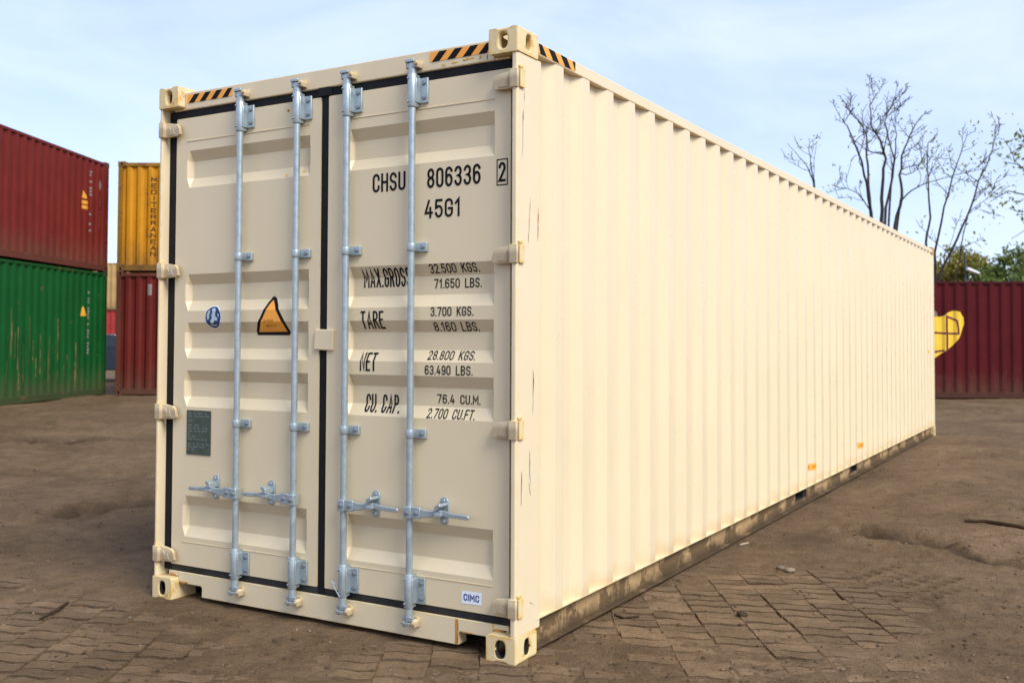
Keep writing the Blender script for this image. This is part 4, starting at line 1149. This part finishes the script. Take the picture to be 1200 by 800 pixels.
# lamp post behind the dark red container
lp = on_ground(1132.5, 36)
root = empty('lamp_post', lp); tag(root, 'thin grey post with a pale tilted lamp head among the trees', 'lamp post')
pz = M['galv_dark']
obj('pole', MB().tube([(0, 0, 0), (0, 0, 2.0), (0, 0, 4.7)], [.05, .045, .04], 10).mesh('pole', mat('dark_pole', (.06, .06, .055), .7), True), root)
h0 = pix(1133, 316.5, 36)-lp; h1 = pix(1147, 321.5, 36)-lp
ax = (h1-h0)
mb = MB()
dd = Vector((-ax.y, ax.x, 0)).normalized()*.12
up = Vector((0, 0, .05))
mb.add([h0-dd, h1-dd, h1+dd, h0+dd, h0-dd+up*2.2, h1-dd+up*1.4, h1+dd+up*1.4, h0+dd+up*2.2], [(0, 3, 2, 1), (4, 5, 6, 7), (0, 1, 5, 4), (1, 2, 6, 5), (2, 3, 7, 6), (3, 0, 4, 7)])
obj('lamp_head', mb.mesh('lamp_head', M['white']), root, .015)

# ================================================================== small things on the ground
barkd = mat('dead_wood', (.045, .028, .016), .9, spec=.1, var=.3, vscale=20); stonem = mat('stone', (.16, .12, .08), .9, spec=.1, var=.3, vscale=30, bump=.4, bscale=60); palew = mat('pale_splinter', (.36, .28, .17), .8, var=.2, vscale=30)
def stick(name, label, pts2, r, m=barkd):
    p0 = Vector((pts2[0][0], pts2[0][1], 0)); p0.z = ground_h(p0.x, p0.y)
    root_pts = []
    for (x, y) in pts2: root_pts.append(Vector((x, y, max(ground_h(x, y), base_rise(x, y)+.001)+r*.7))-p0)
    fine = []
    for a, c in zip(root_pts, root_pts[1:]):
        for k in range(4): fine.append(a.lerp(c, k/4)+Vector((random.gauss(0, r*.25), random.gauss(0, r*.25), 0)))
    fine.append(root_pts[-1])
    n = len(fine)
    o = obj(name, MB().tube(fine, [r*(.55+.45*math.sin(math.pi*(.15+.7*i/(n-1)))) for i in range(n)], 8).mesh(name, m, True)); o.location = p0
    tag(o, label, 'stick')
stick('stick', 'dark broken stick lying alone on the earth away from the doors', [(-2.53, -.598), (-2.62, -.45), (-2.70, -.33)], .010)
stick('branch', 'long thin dark branch lying in the earth far along the cream container', [(1.33, 4.60), (1.48, 4.66), (1.62, 4.60), (1.78, 4.58), (1.98, 4.5)], .016)
stick('wood_splinter', 'pale wood splinter beside the container bottom rail', [(.035, 2.93), (.07, 3.02)], .006, palew)
stick('twig', 'short dark twig near the bottom rail by the near corner', [(.03, .93), (.10, .90), (.16, .96)], .006)
def stone(label, x, y, r, m=stonem):
    bm = bmesh.new(); bmesh.ops.create_icosphere(bm, subdivisions=2, radius=1)
    sd_ = random.random()*50
    for v in bm.verts:
        v.co *= 1+.35*noise.noise(v.co*1.3+Vector((sd_, 0, 0))); v.co = Vector((v.co.x*r*1.2, v.co.y*r*.9, v.co.z*r*.65))
    me = bpy.data.meshes.new('stone'); bm.to_mesh(me); bm.free(); me.materials.append(m)
    me.polygons.foreach_set('use_smooth', [True]*len(me.polygons))
    o = obj('stone', me); o.location = (x, y, max(ground_h(x, y), base_rise(x, y))+r*.35); tag(o, label, 'stone')
stone('brown stone of a close pair lying on the earth', .500, 2.37, .026)
stone('pale stone of a close pair lying on the earth', .565, 2.345, .028, mat('pale_stone', (.22, .17, .115), .9, spec=.1, var=.25, vscale=30))
stone('single dark stone on the bare pavers near the container', .631, 1.242, .027, mat('dark_stone', (.05, .034, .022), .9, spec=.1, var=.3, vscale=30))
# gravel crumbs
gm = MB()
for k in range(9000):
    dpt = 2.6+14*random.random()**1.6; a = YAW+random.uniform(-.55, .5)
    x, y = CAM[0]+dpt*math.sin(a), CAM[1]+dpt*math.cos(a)
    if -2.5 < x < .03 and -.03 < y < 12.25: continue
    r = random.choice((.003, .003, .004, .004, .005, .006, .009))*random.uniform(.7, 1.4)
    z = max(ground_h(x, y), base_rise(x, y)-.002 if paver_cover(x, y) < 0 else -9)
    c = Vector((x, y, z+r*.3))
    vs = [c+Vector((r*random.uniform(.7, 1.3), 0, 0)), c+Vector((0, r*random.uniform(.7, 1.3), 0)), c-Vector((r*random.uniform(.7, 1.3), 0, 0)), c-Vector((0, r*random.uniform(.7, 1.3), 0)), c+Vector((0, 0, r*.8)), c-Vector((0, 0, r*.8))]
    gm.add(vs, [(0, 1, 4), (1, 2, 4), (2, 3, 4), (3, 0, 4), (1, 0, 5), (2, 1, 5), (3, 2, 5), (0, 3, 5)], random.choice((0, 0, 0, 1)))
o = obj('gravel', gm.mesh('gravel', [dirt_material('dark_grit', (.10, .068, .042), True), dirt_material('pale_grit', (.24, .175, .11), True)], fix=False)); tag(o, 'loose grit and crumbs scattered over the earth', 'gravel', kind='stuff')
